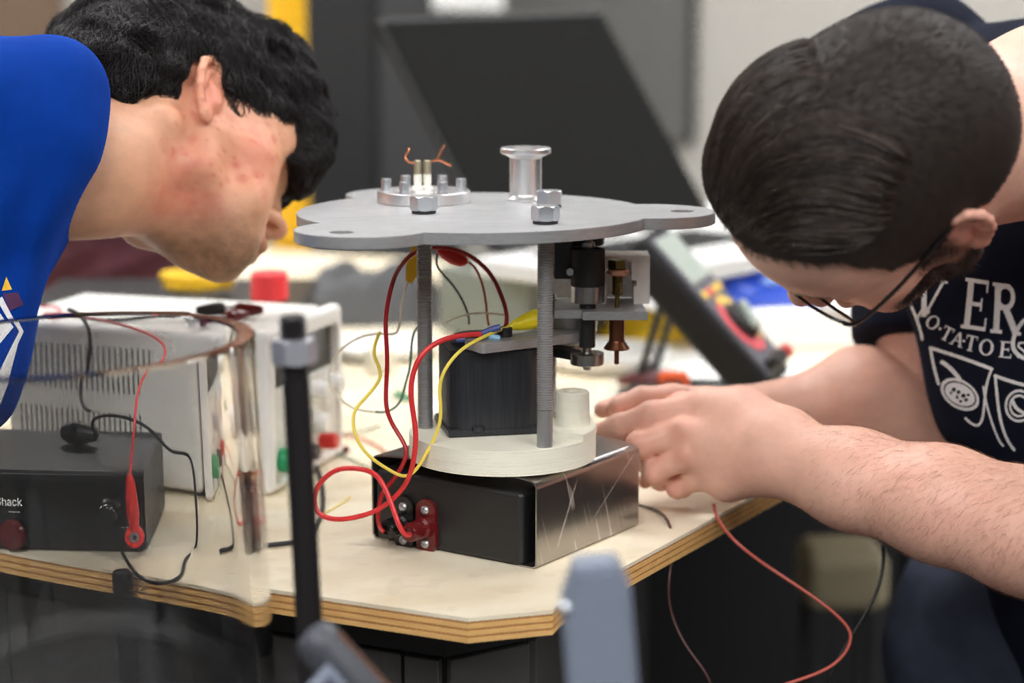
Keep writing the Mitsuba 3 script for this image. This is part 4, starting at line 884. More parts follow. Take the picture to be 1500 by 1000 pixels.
# ------------------------------------------------------------------ people: head modelling (head frame: x = own right, y = forward, z = up, origin between the ears, metres)
mm_ = 1e-3
def ear_fn(s):
    E = V(s * .0745, -.006, .001)
    up = nrm(V(0, -.16, 1)); fa = nrm(V(-s * .36, 1, .16)); fa = nrm(fa - up * (fa @ up)); ou = np.cross(fa, up); ou *= np.sign(ou[0] * s)
    R = np.stack([fa, up, ou], 1)
    e = Sdf()
    def q(a, b, o=0.): return V(a, b, o) * mm_
    e.ball(q(-3, 2, 1), (.013, .027, .0028), .003)
    hel = [(6, 3, 0), (10, 11, 1), (8, 22, 3), (1, 30, 5), (-8, 30, 6), (-15, 22, 7), (-17, 9, 7), (-15, -5, 6), (-10, -17, 4), (-4, -26, 3)]
    e.chain([q(*h) for h in hel], [.0026, .0030, .0034, .0036, .0037, .0037, .0035, .0032, .0030, .0032], .002)
    e.chain([q(-2, 22, 3), q(-9, 13, 5), q(-10, 0, 5), q(-5, -11, 4)], [.0024, .0029, .0029, .0028], .003)
    e.ball(q(0, -25, 2), (.0068, .0078, .0034), .005)
    e.ball(q(9, -5, 2.5), (.0040, .0055, .0040), .004)
    e.ball(q(-1, -3, 4.5), (.0075, .0105, .0042), .003, sub=True)
    e.cap(q(4, 2, -6), q(4, -4, -6), .012, .011, .008)
    return lambda p: e((p - E) @ R)
def head_sdf(nose=1.0, neck=None, mouth_down=0.0, jaw=1.0, lids=True):
    h = Sdf()
    h.ball((0, -.004, .045), (.0755, .0975, .0865), .01)                    # cranium
    h.ball((0, -.045, .020), (.066, .054, .060), .03)                        # occiput
    h.ball((0, .040, .004), (.0590, .056, .072), .03)                        # mid face
    h.ball((0, .060, .058), (.056, .040, .050), .03)                         # forehead
    for s in (-1, 1):
        h.cap((s * .054, .012, -.020), (s * .050 * jaw, .016, -.051), .016, .0135, .02)
        h.cap((s * .050 * jaw, .016, -.052), (s * .018, .077, -.075), .0135, .0125, .018)
        h.ball((s * .045, .055, -.006), (.019, .021, .017), .02)            # cheekbone
        h.ball((s * .034, .068, -.040), (.020, .020, .026), .02)            # cheek
    h.cap((-.010, .082, -.076), (.010, .082, -.076), .0145, .0145, .016)     # chin
    h.ball((0, .050, -.074), (.036, .034, .018), .02)                        # floor of the mouth
    h.ball((0, .080, -.048), (.030, .019, .026), .014)                       # muzzle
    h.chain([(-.042, .078, .030), (-.020, .091, .035), (0, .092, .034), (.020, .091, .035), (.042, .078, .030)], [.008, .0085, .0085, .0085, .008], .012)
    for s in (-1, 1): h.ball((s * .032, .098, .017), (.017, .016, .012), .014, sub=True)      # sockets
    n = nose
    h.chain([(0, .089, .026), (0, .099, .008), (0, .109 * n + .0, -.009)], [.0062, .0068, .0082], .008)
    h.ball((0, .1105 * n, -.0135), (.0098, .0098, .0088), .006)
    for s in (-1, 1):
        h.ball((s * .0130, .1005, -.0175), (.0074, .0104, .0080), .005)
    h.cap((0, .104, -.021), (0, .096, -.026), .0042, .004, .004)
    for s in (-1, 1): h.ball((s * .0088, .1025, -.0232), (.0046, .0068, .0056), .0015, sub=True)
    for s in (-1, 1): h.cap((0, .1005, -.0405), (s * .021, .089, -.0455), .0056, .0032, .004)   # upper lip
    h.chain([(-.020, .0895, -.0490), (-.009, .0985, -.0545), (.009, .0985, -.0545), (.020, .0895, -.0490)], [.0034, .0064, .0064, .0034], .004)
    h.chain([(-.024, .090, -.0483), (0, .1065, -.0485), (.024, .090, -.0483)], [.0008, .0011, .0008], .002, sub=True)
    h.cap((-.010, .094, -.0665), (.010, .094, -.0665), .004, .004, .008, sub=True)
    if lids:
        for s in (-1, 1):
            h.ball((s * .0315, .0745, .0195), (.0142, .0136, .0128), .006)
            h.ball((s * .0325, .091, .0180), (.0125, .0068, .0036), .0025, sub=True)
    if neck is not None:
        for a, b, r1, r2, k in neck: h.cap(a, b, r1, r2, k)
    for s in (-1, 1): h.fn(ear_fn(s), .005)
    return h
def skin_colours(v, base, red, seed=0, blotch=0.0, stubble=0.0, stub_c=(.09, .07, .055), lip=(.50, .24, .20), beard_fn=None, spots=()):
    """Base colour of the skin per vertex, v in the head frame."""
    c = np.tile(np.array(base), (len(v), 1))
    f = meshkit.fbm(v * 90, 3, seed)[:, None]; f2 = meshkit.fbm(v * 380 + 7, 3, seed + 3)[:, None]
    c = c * (.90 + .18 * f) * (.95 + .1 * f2)
    def blend(w, col): 
        nonlocal c
        w = np.clip(w, 0, 1)[:, None]; c = c * (1 - w) + np.array(col) * w
    def g(o, s): return np.exp(-(((v - np.array(o)) / np.array(s)) ** 2).sum(1))
    for s in (-1, 1):
        blend(.45 * g((s * .050, .055, -.025), (.03, .03, .03)), red)
        blend(.65 * g((s * .080, -.006, .0), (.016, .03, .035)), red)
    blend(.4 * g((0, .108, -.014), (.018, .018, .014)), red)
    if blotch:
        sp = meshkit.noise(v * 210 + 3, seed + 11); sp = np.clip((sp - .70) / .14, 0, 1)
        sp2 = meshkit.noise(v * 95 + 5, seed + 12); sp2 = np.clip((sp2 - .55) / .3, 0, 1)
        area = np.clip(g((.060, .025, -.042), (.045, .045, .036)) * 1.3 + .8 * g((.055, .060, .01), (.03, .03, .03)), 0, 1)
        blend(blotch * area * (.42 * sp + .5 * sp2), np.array(red) * np.array([.78, .60, .60]))
    if stubble:
        a = np.clip(1.25 * np.maximum(np.maximum(g((0, .085, -.085), (.06, .045, .030)), g((0, .10, -.034), (.028, .02, .009))), .75 * np.maximum(g((.028, .055, -.078), (.03, .035, .02)), g((-.03, .04, -.078), (.04, .05, .024)))), 0, 1)
        fine = meshkit.noise(v * 900, seed + 5)
        blend(stubble * a * (.55 + .6 * fine), stub_c)
    for o_, s_, a_, col_ in spots: blend(a_ * g(o_, (s_,) * 3) * np.clip(.1 + 1.8 * meshkit.fbm(v * 150, 4, seed + 21), 0, 1.5), col_)
    lipw = np.maximum(np.clip(1.4 - (((v - V(0, .0985, -.0412)) / V(.022, .010, .0052)) ** 2).sum(1), 0, 1), np.clip(1.4 - (((v - V(0, .0965, -.0555)) / V(.020, .010, .0062)) ** 2).sum(1), 0, 1)) * (v[:, 1] > .088)
    blend(.75 * lipw, lip)
    if beard_fn is not None: blend(beard_fn(v), stub_c)
    for s in (-1, 1):                                                       # brows
        t = np.clip((np.abs(v[:, 0]) - .014) / .034, 0, 1)
        zc = .0365 + .007 * np.sin(t * 2.4) - .003 * t
        w = (np.abs(v[:, 2] - zc) < .0042) * (np.abs(v[:, 0]) > .012) * (np.abs(v[:, 0]) < .050) * (v[:, 1] > .062)
    blend(.85 * w, np.array(stub_c) * .5)
    return np.clip(c, 0.01, .95)
scene['mat_skin'] = {'type': 'twosided', 'bsdf': {'type': 'bumpmap', 'arbitrary': proc(lambda p, n, uv: fbm(p.x * 700, p.y * 700, p.z * 700, 2), 3e-4), 'scale': .00018,
    'bsdf': {'type': 'principled', 'base_color': VC, 'roughness': .46, 'specular': .42, 'sheen': .15}}}
def proj(f, p, level=0.0, it=3):                # move points onto a level of a distance function
    e = 6e-4
    for _ in range(it):
        d = f(p) - level
        g = np.stack([f(p + V(*(np.eye(3)[k] * e))) - f(p - V(*(np.eye(3)[k] * e))) for k in range(3)], 1) / (2 * e)
        p = p - d[:, None] * g / np.maximum((g * g).sum(1, keepdims=True), .2)
    return p
def grad(f, p, e=6e-4):
    g = np.stack([f(p + np.eye(3)[k] * e) - f(p - np.eye(3)[k] * e) for k in range(3)], 1) / (2 * e)
    return g / (np.linalg.norm(g, axis=1, keepdims=True) + 1e-12)
def march(f, o, d, n=60, t0=0.0, tmax=9.):               # where rays meet a surface given by a distance function
    t = np.full(len(d), t0)
    for _ in range(n): t = np.minimum(t + f(o + d * t[:, None]) * .9, tmax)
    return o + d * t[:, None], np.abs(f(o + d * t[:, None])) < 2e-3
def sample_surface(m, n, rng):
    a = m.area_faces; i = rng.choice(len(a), n, p=a / a.sum()); u = rng.random((n, 2)); fl = u.sum(1) > 1; u[fl] = 1 - u[fl]
    t = m.triangles[i]; return t[:, 0] + (t[:, 1] - t[:, 0]) * u[:, :1] + (t[:, 2] - t[:, 0]) * u[:, 1:]
def eyes(key, M, t, iris):
    for s in (1, -1):
        b = trimesh.creation.icosphere(3, .0120); d = np.asarray(b.vertices) / .012
        a = d @ nrm(V(0, 1, -.25)); c = np.where((a > .985)[:, None], (.01, .01, .01), np.where((a > .90)[:, None], iris, (.72, .68, .64)))
        k = key + '__eye' + ('' if s == 1 else '_001')
        scene[k] = ply_(place(b, M @ V(s * .0315, .0740, .0185) + t, M), {'type': 'principled', 'base_color': VC, 'roughness': .12}, smooth=True, color=c)
# ------------------------------------------------------------------ the dark-haired man in the blue shirt, bending in from the left
LM = np.array([[.5879, .7956, .1462], [-.5331, .2451, .8098], [.6085, -.554, .5682]]).copy()
LM = np.linalg.svd(LM)[0] @ np.linalg.svd(LM)[2]
LT = V(-.2873, 1.7178, 1.1996)
toL = lambda p: (p - LT) @ LM
p1_ = thing('person', 'dark-haired man in a blue T-shirt bending close to the metal rig', 'person')
nk = toL(np.array([at(120, 242, 1.635), at(20, 252, 1.62)]))
hL = head_sdf(nose=1.0, jaw=.90, neck=[((0, -.028, -.030), nk[0], .054, .0505, .03), (nk[0], nk[1], .0505, .056, .03), ((0, .010, -.066), nk[0] + V(0, .010, 0), .018, .034, .035), ((.058, -.028, -.040), nk[0] + V(.012, .018, 0), .012, .030, .02)])
hL0 = hL
def warpL(p):                                        # a short lower face
    q = p.copy(); m = np.clip((q[:, 1] + .01) / .05, 0, 1); z = q[:, 2]; q[:, 2] = np.where(z < -.02, z + (z + .02) * .15 * m, z); return q
hL = lambda p: hL0(warpL(p))
hm_ = sdf_mesh(hL, (-.30, -.34, -.30), (.22, .14, .15), .0021)
vL = np.array(hm_.vertices)
skL, rdL = lin(216, 162, 128), lin(208, 112, 92)
def onL(x, y):                                           # the spot of the skin on a line of sight, in the head frame
    d = nrm(ray(x, y)); return march(hL, toL(CAM[None]), (d @ LM)[None], 80, 1.3, 2.2)[0][0]
spL = [(onL(262, 275), .030, .42, rdL), (onL(232, 300), .024, .35, rdL), (onL(292, 308), .016, .45, np.array(rdL) * V(.72, .6, .6)), (onL(380, 205), .018, .5, rdL), (onL(290, 225), .018, .35, rdL),
       (onL(310, 372), .026, .55, lin(112, 82, 58)), (onL(345, 385), .020, .5, lin(108, 80, 58)), (onL(262, 362), .026, .45, lin(120, 86, 60)), (onL(352, 345), .013, .35, lin(120, 86, 64))]
cL_ = skin_colours(warpL(vL), skL, rdL, 1, blotch=1.25, stubble=.42, stub_c=lin(70, 56, 46), lip=lin(178, 104, 92), spots=spL)
scene[p1_ + '__body'] = ply_(place(hm_, LT, LM), 'skin', smooth=True, color=cL_)
eyes(p1_, LM, LT, (.05, .03, .02))
# hair: a mass over the skull and wavy locks on it
mat('denim', proc(lambda p, n, uv: mix(lin(52, 60, 78), lin(36, 42, 58), fbm(p.x * 60, p.y * 60, p.z * 60, 3))), .9)
hair = Sdf()
hair.ball((0, -.012, .062), (.088, .112, .094), .01).ball((0, -.062, .020), (.080, .064, .070), .03)
hair.ball((.014, .040, .112), (.058, .056, .050), .03)
hair.ball((0, .076, .086), (.068, .040, .044), .03).ball((.012, .098, .064), (.052, .024, .036), .02)
hair.ball((.034, .106, .040), (.024, .013, .028), .02)
hair.ball((.02, -.092, -.018), (.062, .036, .040), .03)
cutf = Sdf().ball((0, .085, -.040), (.082, .052, .076), .01).ball((.085, .052, -.025), (.03, .048, .060), .02).ball((-.085, .052, -.025), (.03, .048, .060), .02).ball((.085, .018, -.045), (.04, .055, .064), .015).ball((-.085, .018, -.045), (.04, .055, .064), .015).ball((.080, -.012, .000), (.022, .020, .038), .01).ball((-.080, -.012, .000), (.022, .020, .038), .01).ball((0, -.055, -.085), (.10, .09, .055), .015)
def massL(p):
    d = np.maximum(hair(p), -cutf(p))
    w = np.sin(p[:, 0] * 95 + 3 * np.sin(p[:, 2] * 60)) * np.sin(p[:, 1] * 85 + 2 * np.sin(p[:, 0] * 50)) * np.sin(p[:, 2] * 75 + 1)
    return d - .006 * w
hmass = sdf_mesh(massL, (-.13, -.16, -.10), (.13, .16, .19), .003)
mat('hair_black', lin(20, 16, 15), .5, spec=.3)
hk = p1_ + '__hair'
rng = np.random.default_rng(5)
S0 = sample_surface(hmass, 9500, rng)
S0 = S0[S0[:, 2] > -.055][:8600]
gl = LM.T @ V(0, 0, -1)                                  # gravity in the head frame
crown = V(0, -.055, .13)
def locks(f, S, nseg, seg, level, down, wave, rng, comb):
    p = S.copy(); P = [p.copy()]; ph = rng.random(len(p)) * 6.28; fr = rng.uniform(.35, .6, len(p)); prev = None
    rnd = rng.normal(0, 1, p.shape)
    for i in range(nseg):
        n_ = grad(f, p)
        d = comb(p) + gl * down + rnd * .14
        d -= n_ * (d * n_).sum(1, keepdims=True); d /= np.linalg.norm(d, axis=1, keepdims=True) + 1e-9
        side = np.cross(n_, d)
        d = d + side * (np.sin(ph + i * fr) * wave)[:, None]
        if prev is not None: d = .5 * d + .5 * prev
        d /= np.linalg.norm(d, axis=1, keepdims=True) + 1e-9; prev = d
        p = p + d * seg
        p = proj(f, p, level + .0015 * np.sin(ph * 3 + i), 1)
        P.append(p.copy())
    return np.stack(P, 1)
def combL(p):
    r = p - crown; return r / (np.linalg.norm(r, axis=1, keepdims=True) + 1e-6)
PL = locks(massL, S0, 9, .0058, .0010, .6, .75, rng, combL)
rr = np.linspace(1, .25, 10)[None] * rng.uniform(.00035, .0008, len(PL))[:, None]
mloc = strands(PL, rr, 3)
scene[hk] = ply_(cat(place(hmass, LT, LM), place(mloc, LT, LM)), 'hair_black', smooth=True)
# blue T-shirt: the shoulder, chest and hanging front
sh = Sdf()
shL = at(62, 170, 1.60)
def wp(x, y, Y): return at(x, y, Y)
sh.chain([wp(80, 134, 1.575), wp(26, 160, 1.57), wp(-40, 210, 1.58)], [.029, .056, .085], .03)
sh.chain([wp(80, 140, 1.575), wp(56, 205, 1.555), wp(8, 285, 1.545), wp(-46, 440, 1.545)], [.029, .036, .036, .038], .03)
sh.chain([wp(50, 160, 1.66), wp(-60, 190, 1.66), V(-.62, 1.61, 1.16), V(-.90, 1.50, 1.03)], [.040, .078, .125, .14], .05)
sh.chain([wp(-32, 440, 1.545), wp(-46, 520, 1.545), wp(-52, 575, 1.545)], [.040, .037, .035], .03)
sh.chain([wp(-60, 300, 1.62), wp(-240, 380, 1.58), V(-.90, 1.50, 1.0)], [.085, .11, .13], .05)
def shirtL(p):
    d = sh(p)
    u_ = p @ nrm(V(.5, .1, .85)); v_ = p @ nrm(V(.85, .1, -.5))
    return d - .0030 * np.sin(v_ * 165 + 3 * np.sin(u_ * 14)) * np.clip(.5 + np.sin(u_ * 21 + 1), 0, 1) - .003 * np.sin(v_ * 43 + u_ * 20)
smL = sdf_mesh(shirtL, (-1.12, 1.28, .80), (-.28, 1.84, 1.40), .0045)
mat('cloth_blue', proc(lambda p, n, uv: mix(lin(3, 56, 146), lin(2, 48, 128), fbm(p.x * 30, p.y * 30, p.z * 30, 3))), .9, spec=.12, bump=proc(lambda p, n, uv: noise(p.x * 1400, p.y * 1400, p.z * 1400), 2e-4), bump_scale=.0002)
scene[p1_ + '__shirt'] = ply_(smL, 'cloth_blue', smooth=True); tag(p1_ + '__shirt', 'blue T-shirt')
def decal(f, poly, Yg, m, key, lift=.0006, step=2.0, label=None):   # a flat print lying on the cloth
    P_ = Polygon(poly); x0, y0, x1, y1 = P_.bounds
    if step: P_ = P_.segmentize(step * 2)
    tri = trimesh.creation.triangulate_polygon(P_, engine='earcut')
    v, fc = np.asarray(tri[0]), np.asarray(tri[1])
    v, fc = trimesh.remesh.subdivide_to_size(np.c_[v, v[:, :1] * 0], fc, step * 3)
    d = np.stack([ray(*q[:2]) for q in v]); d /= np.linalg.norm(d, axis=1, keepdims=True)
    p, ok = march(f, CAM[None], d, 70, Yg - .25, Yg + .4)
    p = p + grad(f, p) * lift
    fc = fc[ok[fc].all(1)]
    if len(fc) == 0: return
    m_ = tm(p, fc); nr = grad(f, p[:1] * 0 + p.mean(0)[None])[0]
    k = add(key, m_, m, smooth=True, label=label)
mat('print_white', lin(226, 224, 222), .8); mat('print_yellow', lin(232, 178, 52), .8); mat('print_maroon', lin(74, 34, 74), .8)
decal(shirtL, [(9, 405), (18, 424), (2, 426)], 1.54, 'print_yellow', p1_ + '__shirt__print', label='yellow triangle print')
decal(shirtL, [(4, 430), (26, 428), (34, 446), (14, 455)], 1.54, 'print_maroon', p1_ + '__shirt__print')
decal(shirtL, [(0, 436), (3, 434), (29, 484), (-8, 560), (-10, 545), (22, 484), (-2, 444)], 1.54, 'print_white', p1_ + '__shirt__print', label='white outline print')
decal(shirtL, [(-10, 462), (0, 458), (14, 478), (-10, 505)], 1.54, 'print_white', p1_ + '__shirt__print')
decal(shirtL, [(18, 492), (22, 496), (4, 560), (-10, 590), (-10, 560)], 1.54, 'print_white', p1_ + '__shirt__print')

jl = Sdf().chain([V(-.94, 1.47, .95), V(-.93, 1.40, .52), V(-.99, 1.43, .06)], [.135, .085, .07], .05).chain([V(-1.02, 1.52, .93), V(-1.08, 1.56, .50), V(-1.14, 1.58, .06)], [.13, .085, .07], .05)
scene[p1_ + '__jeans'] = ply_(sdf_mesh(jl, (-1.3, 1.2, -.04), (-.7, 1.75, 1.12), .010), 'denim', smooth=True)
# ------------------------------------------------------------------ the man in the navy T-shirt with glasses, leaning in from the right
RMt = np.array([[-.5486, -.5908, -.5916], [.6476, .1473, -.7476], [.5289, -.7932, .3018]])
RMt = np.linalg.svd(RMt)[0] @ np.linalg.svd(RMt)[2]
RT = V(.26844, 1.44791, 1.20827)
toR = lambda p: (p - RT) @ RMt
p2_ = thing('person', 'man with short dark hair and glasses in a navy T-shirt, hands at the metal rig', 'person')
c7 = toR(V(.405, 1.525, 1.245)); c8 = toR(V(.53, 1.60, 1.19))
hR = head_sdf(nose=1.0, jaw=1.06, neck=[((0, -.030, -.030), c7, .058, .062, .03), (c7, c8, .060, .062, .03), ((0, .012, -.072), c7 + V(0, .04, -.01), .024, .040, .035)])
hmR = sdf_mesh(hR, (-.13, -.34, -.34), (.13, .14, .15), .0021)
vR = np.array(hmR.vertices)
def beard(v):
    e = lambda o, s: np.exp(-(((v - np.array(o)) / np.array(s)) ** 2).sum(1))
    w = 1.5 * np.maximum(np.maximum(e((-.062, .022, -.050), (.025, .030, .036)), e((.062, .022, -.050), (.025, .030, .036))), np.maximum(e((0, .082, -.085), (.055, .04, .030)), e((0, .102, -.033), (.026, .016, .008))))
    w = np.maximum(w, 1.3 * np.maximum(e((-.073, .016, -.010), (.016, .014, .032)), e((.073, .016, -.010), (.016, .014, .032))))
    return np.clip(w - .25, 0, 1) * (.75 + .4 * meshkit.noise(v * 800, 4))
skR, rdR = lin(222, 172, 150), lin(206, 120, 104)
def onR(x, y):
    d = nrm(ray(x, y)); return march(hR, toR(CAM[None]), (d @ RMt)[None], 80, 1.1, 2.0)[0][0]
BRD = [(onR(1385, 398), .019), (onR(1352, 418), .016), (onR(1330, 438), .011), (onR(1362, 380), .012), (onR(1428, 372), .010)]
cR_ = skin_colours(vR, skR, rdR, 7, spots=[(o_, r_, 1.15, lin(38, 27, 22)) for o_, r_ in BRD], stub_c=lin(44, 32, 26), lip=lin(190, 116, 104), beard_fn=beard)
# arms: near (left) arm reaching across to the rig, far (right) arm folded behind it
S = Sdf()
def A(x, y, Y): return at(x, y, Y)
el = V(.445, 1.39, .925); shN = V(.60, 1.33, 1.19)
S.chain([shN, el], [.060, .046], .02)
S.chain([el, A(1500, 777, 1.475), A(1380, 738, 1.51), A(1250, 702, 1.555), A(1150, 671, 1.598)], [.045, .0435, .0415, .0365, .0318], .02)
wr = A(1140, 668, 1.602)
HY = .0
MC = [A(1022, 598, 1.655), A(998, 634, 1.638), A(1006, 668, 1.634), A(1022, 700, 1.640)]
for m_, r1, r2 in zip(MC, (.0185, .0185, .0180, .0170), (.0118, .0122, .0115, .0108)): S.cap(wr + (m_ - wr) * .10, m_, r1 + .004, r2, .012)
S.cap(wr, A(1068, 706, 1.625), .024, .0165, .015).cap(A(1140, 650, 1.612), A(1086, 612, 1.640), .031, .0225, .02).cap(A(1086, 612, 1.64), A(1036, 592, 1.660), .0225, .0145, .015)
for m_ in MC[1:3]: S.ball(m_ + V(0, -.0075, .0045), .0078, .005)
fing = [([MC[0], A(956, 610, 1.656), A(908, 626, 1.664), A(876, 636, 1.668)], [.0135, .0125, .0110, .0090]),
        ([MC[1], A(937, 651, 1.640), A(944, 674, 1.668), A(960, 676, 1.686)], [.0116, .0108, .0094, .0080]),
        ([MC[2], A(958, 690, 1.642), A(968, 702, 1.668), A(986, 694, 1.684)], [.0108, .0100, .0088, .0075]),
        ([MC[3], A(992, 713, 1.650), A(1000, 714, 1.672), A(1014, 706, 1.684)], [.0100, .0088, .0078, .0068]),
        ([A(1060, 604, 1.680), A(1000, 596, 1.700), A(955, 606, 1.704), A(915, 628, 1.698)], [.0165, .0125, .0108, .0088])]
fs = []
for pts_, rs_ in fing:
    F_ = Sdf(); F_.chain(pts_, rs_, .004)
    for q_, r_ in list(zip(pts_, rs_))[1:3]: F_.ball(q_, r_ * 1.06, .003)
    fs.append(F_)
def armN(p):
    d = S(p)
    for F_ in fs:
        e = F_(p); h = np.maximum(.0045 - np.abs(d - e), 0) / .0045; d = np.minimum(d, e) - h * h * .0045 * .25
    # tendons and a slight crease between the knuckles
    return d
S2 = Sdf()
shF = A(1345, 120, 1.85); elF = A(1412, 640, 1.775)
S2.chain([shF, A(1352, 440, 1.815), elF], [.058, .047, .041], .01)
S2.ball(A(1366, 530, 1.81), (.046, .05, .06), .02)
wrF = A(1078, 612, 1.775)
S2.chain([elF, A(1262, 588, 1.785), A(1180, 608, 1.785), wrF], [.042, .0495, .037, .027], .005)
MF = [A(1012, 604, 1.745), A(1010, 622, 1.735), A(1014, 640, 1.73)]
for m_ in MF: S2.cap(wrF, m_, .022, .011, .012)
fF = [([MF[0], A(960, 592, 1.735), A(915, 590, 1.715), A(882, 600, 1.700)], [.011, .0095, .0085, .0074]),
      ([MF[1], A(965, 612, 1.722), A(925, 622, 1.705), A(898, 634, 1.700)], [.011, .0095, .0085, .0074]),
      ([MF[2], A(975, 640, 1.712), A(945, 660, 1.700), A(930, 675, 1.698)], [.011, .0095, .0085, .0074]),
      ([A(1020, 655, 1.735), A(985, 668, 1.712), A(960, 690, 1.702), A(945, 705, 1.700)], [.0100, .0088, .0080, .0068]),
      ([A(1040, 590, 1.73), A(985, 582, 1.715), A(940, 584, 1.70), A(905, 596, 1.690)], [.014, .0115, .0105, .0088])]
for pts_, rs_ in fF: S2.chain(pts_, rs_, .0045)
lo1 = np.min([A(870, 735, 1.6), A(1500, 880, 1.4), [.1, 1.25, .86]], 0); 
aN = sdf_mesh(armN, (.05, 1.27, .85), (.70, 1.74, 1.27), .0026)
aF = sdf_mesh(S2, (.05, 1.62, .90), (.54, 1.94, 1.36), .0030)
def arm_col(v, seed, base, red):
    c = np.tile(np.array(base), (len(v), 1)); f = meshkit.fbm(v * 55, 4, seed)[:, None]; f2 = meshkit.fbm(v * 260, 3, seed + 2)[:, None]
    c = c * (.90 + .18 * f) * (.94 + .12 * f2)
    w = np.zeros(len(v))
    for q_ in MC[1:3]: w = np.maximum(w, .5 * np.exp(-((v - (q_ + V(0, -.008, .002))) ** 2).sum(1) / .011 ** 2))
    for pts_, _ in fing: w = np.maximum(w, .45 * np.exp(-((v - pts_[1]) ** 2).sum(1) / .016 ** 2))
    w = np.maximum(w, .22 * np.clip(meshkit.fbm(v * 22 + 3, 2, seed + 5) * 2 - .8, 0, 1))
    w = w[:, None]; return np.clip(c * (1 - w) + np.array(red) * w, .01, .95)
head_w = place(hmR, RT, RMt)
whole = cat(head_w, aN, aF)
cols = np.vstack([cR_, arm_col(np.array(aN.vertices), 3, skR, rdR), arm_col(np.array(aF.vertices), 8, skR, rdR)])
scene[p2_ + '__body'] = ply_(whole, 'skin', smooth=True, color=cols)
eyes(p2_, RMt, RT, (.08, .05, .03))
# fine hairs on the near forearm
rng = np.random.default_rng(11)
Sa = sample_surface(aN, 30000, rng)
pxl = (Sa - CAM) @ np.stack([V(1, 0, 0), UP, FW], 1)
ok = (Sa[:, 0] > .205 + .07 * rng.random(len(Sa)) ** .6) & (Sa[:, 0] < .46)
Sa = Sa[ok][:8000]
na = grad(armN, Sa); dr_ = V(-.55, .1, -.75) + rng.normal(0, .22, Sa.shape); dr_ -= na * (dr_ * na).sum(1, keepdims=True); dr_ /= np.linalg.norm(dr_, axis=1, keepdims=True)
ln = rng.uniform(.003, .009, (len(Sa), 1))
PA = np.stack([Sa, Sa + dr_ * ln * .5 + na * ln * .16, Sa + dr_ * ln + na * ln * .18], 1)
scene[p2_ + '__arm_hair'] = ply_(strands(PA, np.array([.00006, .00005, .00002]), 3), mat('arm_hair', lin(132, 84, 60), .5), smooth=True); tag(p2_ + '__arm_hair', kind='stuff')
# ---- hair: short faded sides, long top combed over from a side part
crv = lambda p: p
cr = Sdf().ball((0, -.004, .045), (.0755, .0975, .0865), .01).ball((0, -.045, .020), (.066, .054, .060), .03).ball((0, .060, .058), (.056, .040, .050), .03)
shortm = lambda p: np.maximum(np.maximum(cr(p) - .0042, -cutR(p)), -(p[:, 2] + .030 + .25 * (p[:, 1] + .02)))
cutR = Sdf().ball((0, .106, .040), (.070, .052, .062), .01).ball((-.080, .050, -.030), (.04, .038, .050), .01).ball((.080, .050, -.030), (.04, .038, .050), .01).ball((-.078, -.008, -.006), (.018, .018, .034), .008).ball((.078, -.008, -.006), (.018, .018, .034), .008).ball((-.078, .060, .015), (.04, .028, .026), .01).ball((.078, .060, .015), (.04, .028, .026), .01)
for x_, y_, r_ in ((1170, 408, .021), (1215, 412, .021), (1255, 418, .022), (1295, 416, .020), (1130, 392, .016)): cutR.ball(onR(x_, y_), (r_,) * 3, .008)
smR = sdf_mesh(shortm, (-.10, -.12, -.07), (.10, .12, .15), .0022)
top = Sdf().ball((.012, .012, .080), (.070, .074, .062), .01).ball((.014, .058, .080), (.054, .030, .038), .015).ball((-.020, .004, .074), (.050, .078, .052), .015)
cutT = Sdf().ball((0, .128, .026), (.09, .064, .058), .01)
topf = lambda p: np.maximum(top(p), -cutT(p))
tmR = sdf_mesh(topf, (-.10, -.12, .0), (.12, .15, .18), .0025)
mat('hair_brown', proc(lambda p, n, uv: mix(lin(34, 27, 23), lin(52, 42, 35), noise(p.x * 300, p.y * 300, p.z * 300))), .33, spec=.5)
mat('hair_short', lin(40, 32, 28), .6, spec=.3)
hr = p2_ + '__hair'
# short bristles
Ss = sample_surface(smR, 16000, rng); ns = grad(lambda p: cr(p), Ss)
dn_ = V(0, -.35, -1) + rng.normal(0, .15, Ss.shape); dn_ -= ns * (dn_ * ns).sum(1, keepdims=True); dn_ /= np.linalg.norm(dn_, axis=1, keepdims=True)
ls = rng.uniform(.003, .006, (len(Ss), 1)) * np.clip(.5 + (Ss[:, 2:3] + .04) * 9, .5, 1.5)
PS = np.stack([Ss - ns * .0006, Ss + dn_ * ls * .5 + ns * .0009, Ss + dn_ * ls + ns * .0012], 1)
bs_ = vR[np.random.default_rng(3).integers(0, len(vR), 60000)]
wb_ = sum(np.exp(-((bs_ - o_) ** 2).sum(1) / r_ ** 2) for o_, r_ in BRD); bs_ = bs_[(wb_ > .35) & (cr(bs_) > -.2)][:3200]
nb_ = grad(hR, bs_); db_ = V(-.2, .25, -1) + rng.normal(0, .3, bs_.shape); db_ -= nb_ * (db_ * nb_).sum(1, keepdims=True); db_ /= np.linalg.norm(db_, axis=1, keepdims=True)
lb_ = rng.uniform(.004, .007, (len(bs_), 1))
scene[p2_ + '__beard'] = ply_(place(strands(np.stack([bs_ - nb_ * .0005, bs_ + db_ * lb_ * .5 + nb_ * lb_ * .3, bs_ + db_ * lb_ + nb_ * lb_ * .45], 1), np.array([.0002, .00018, .00006]), 3), RT, RMt), 'hair_short', smooth=True); tag(p2_ + '__beard', 'short dark beard')
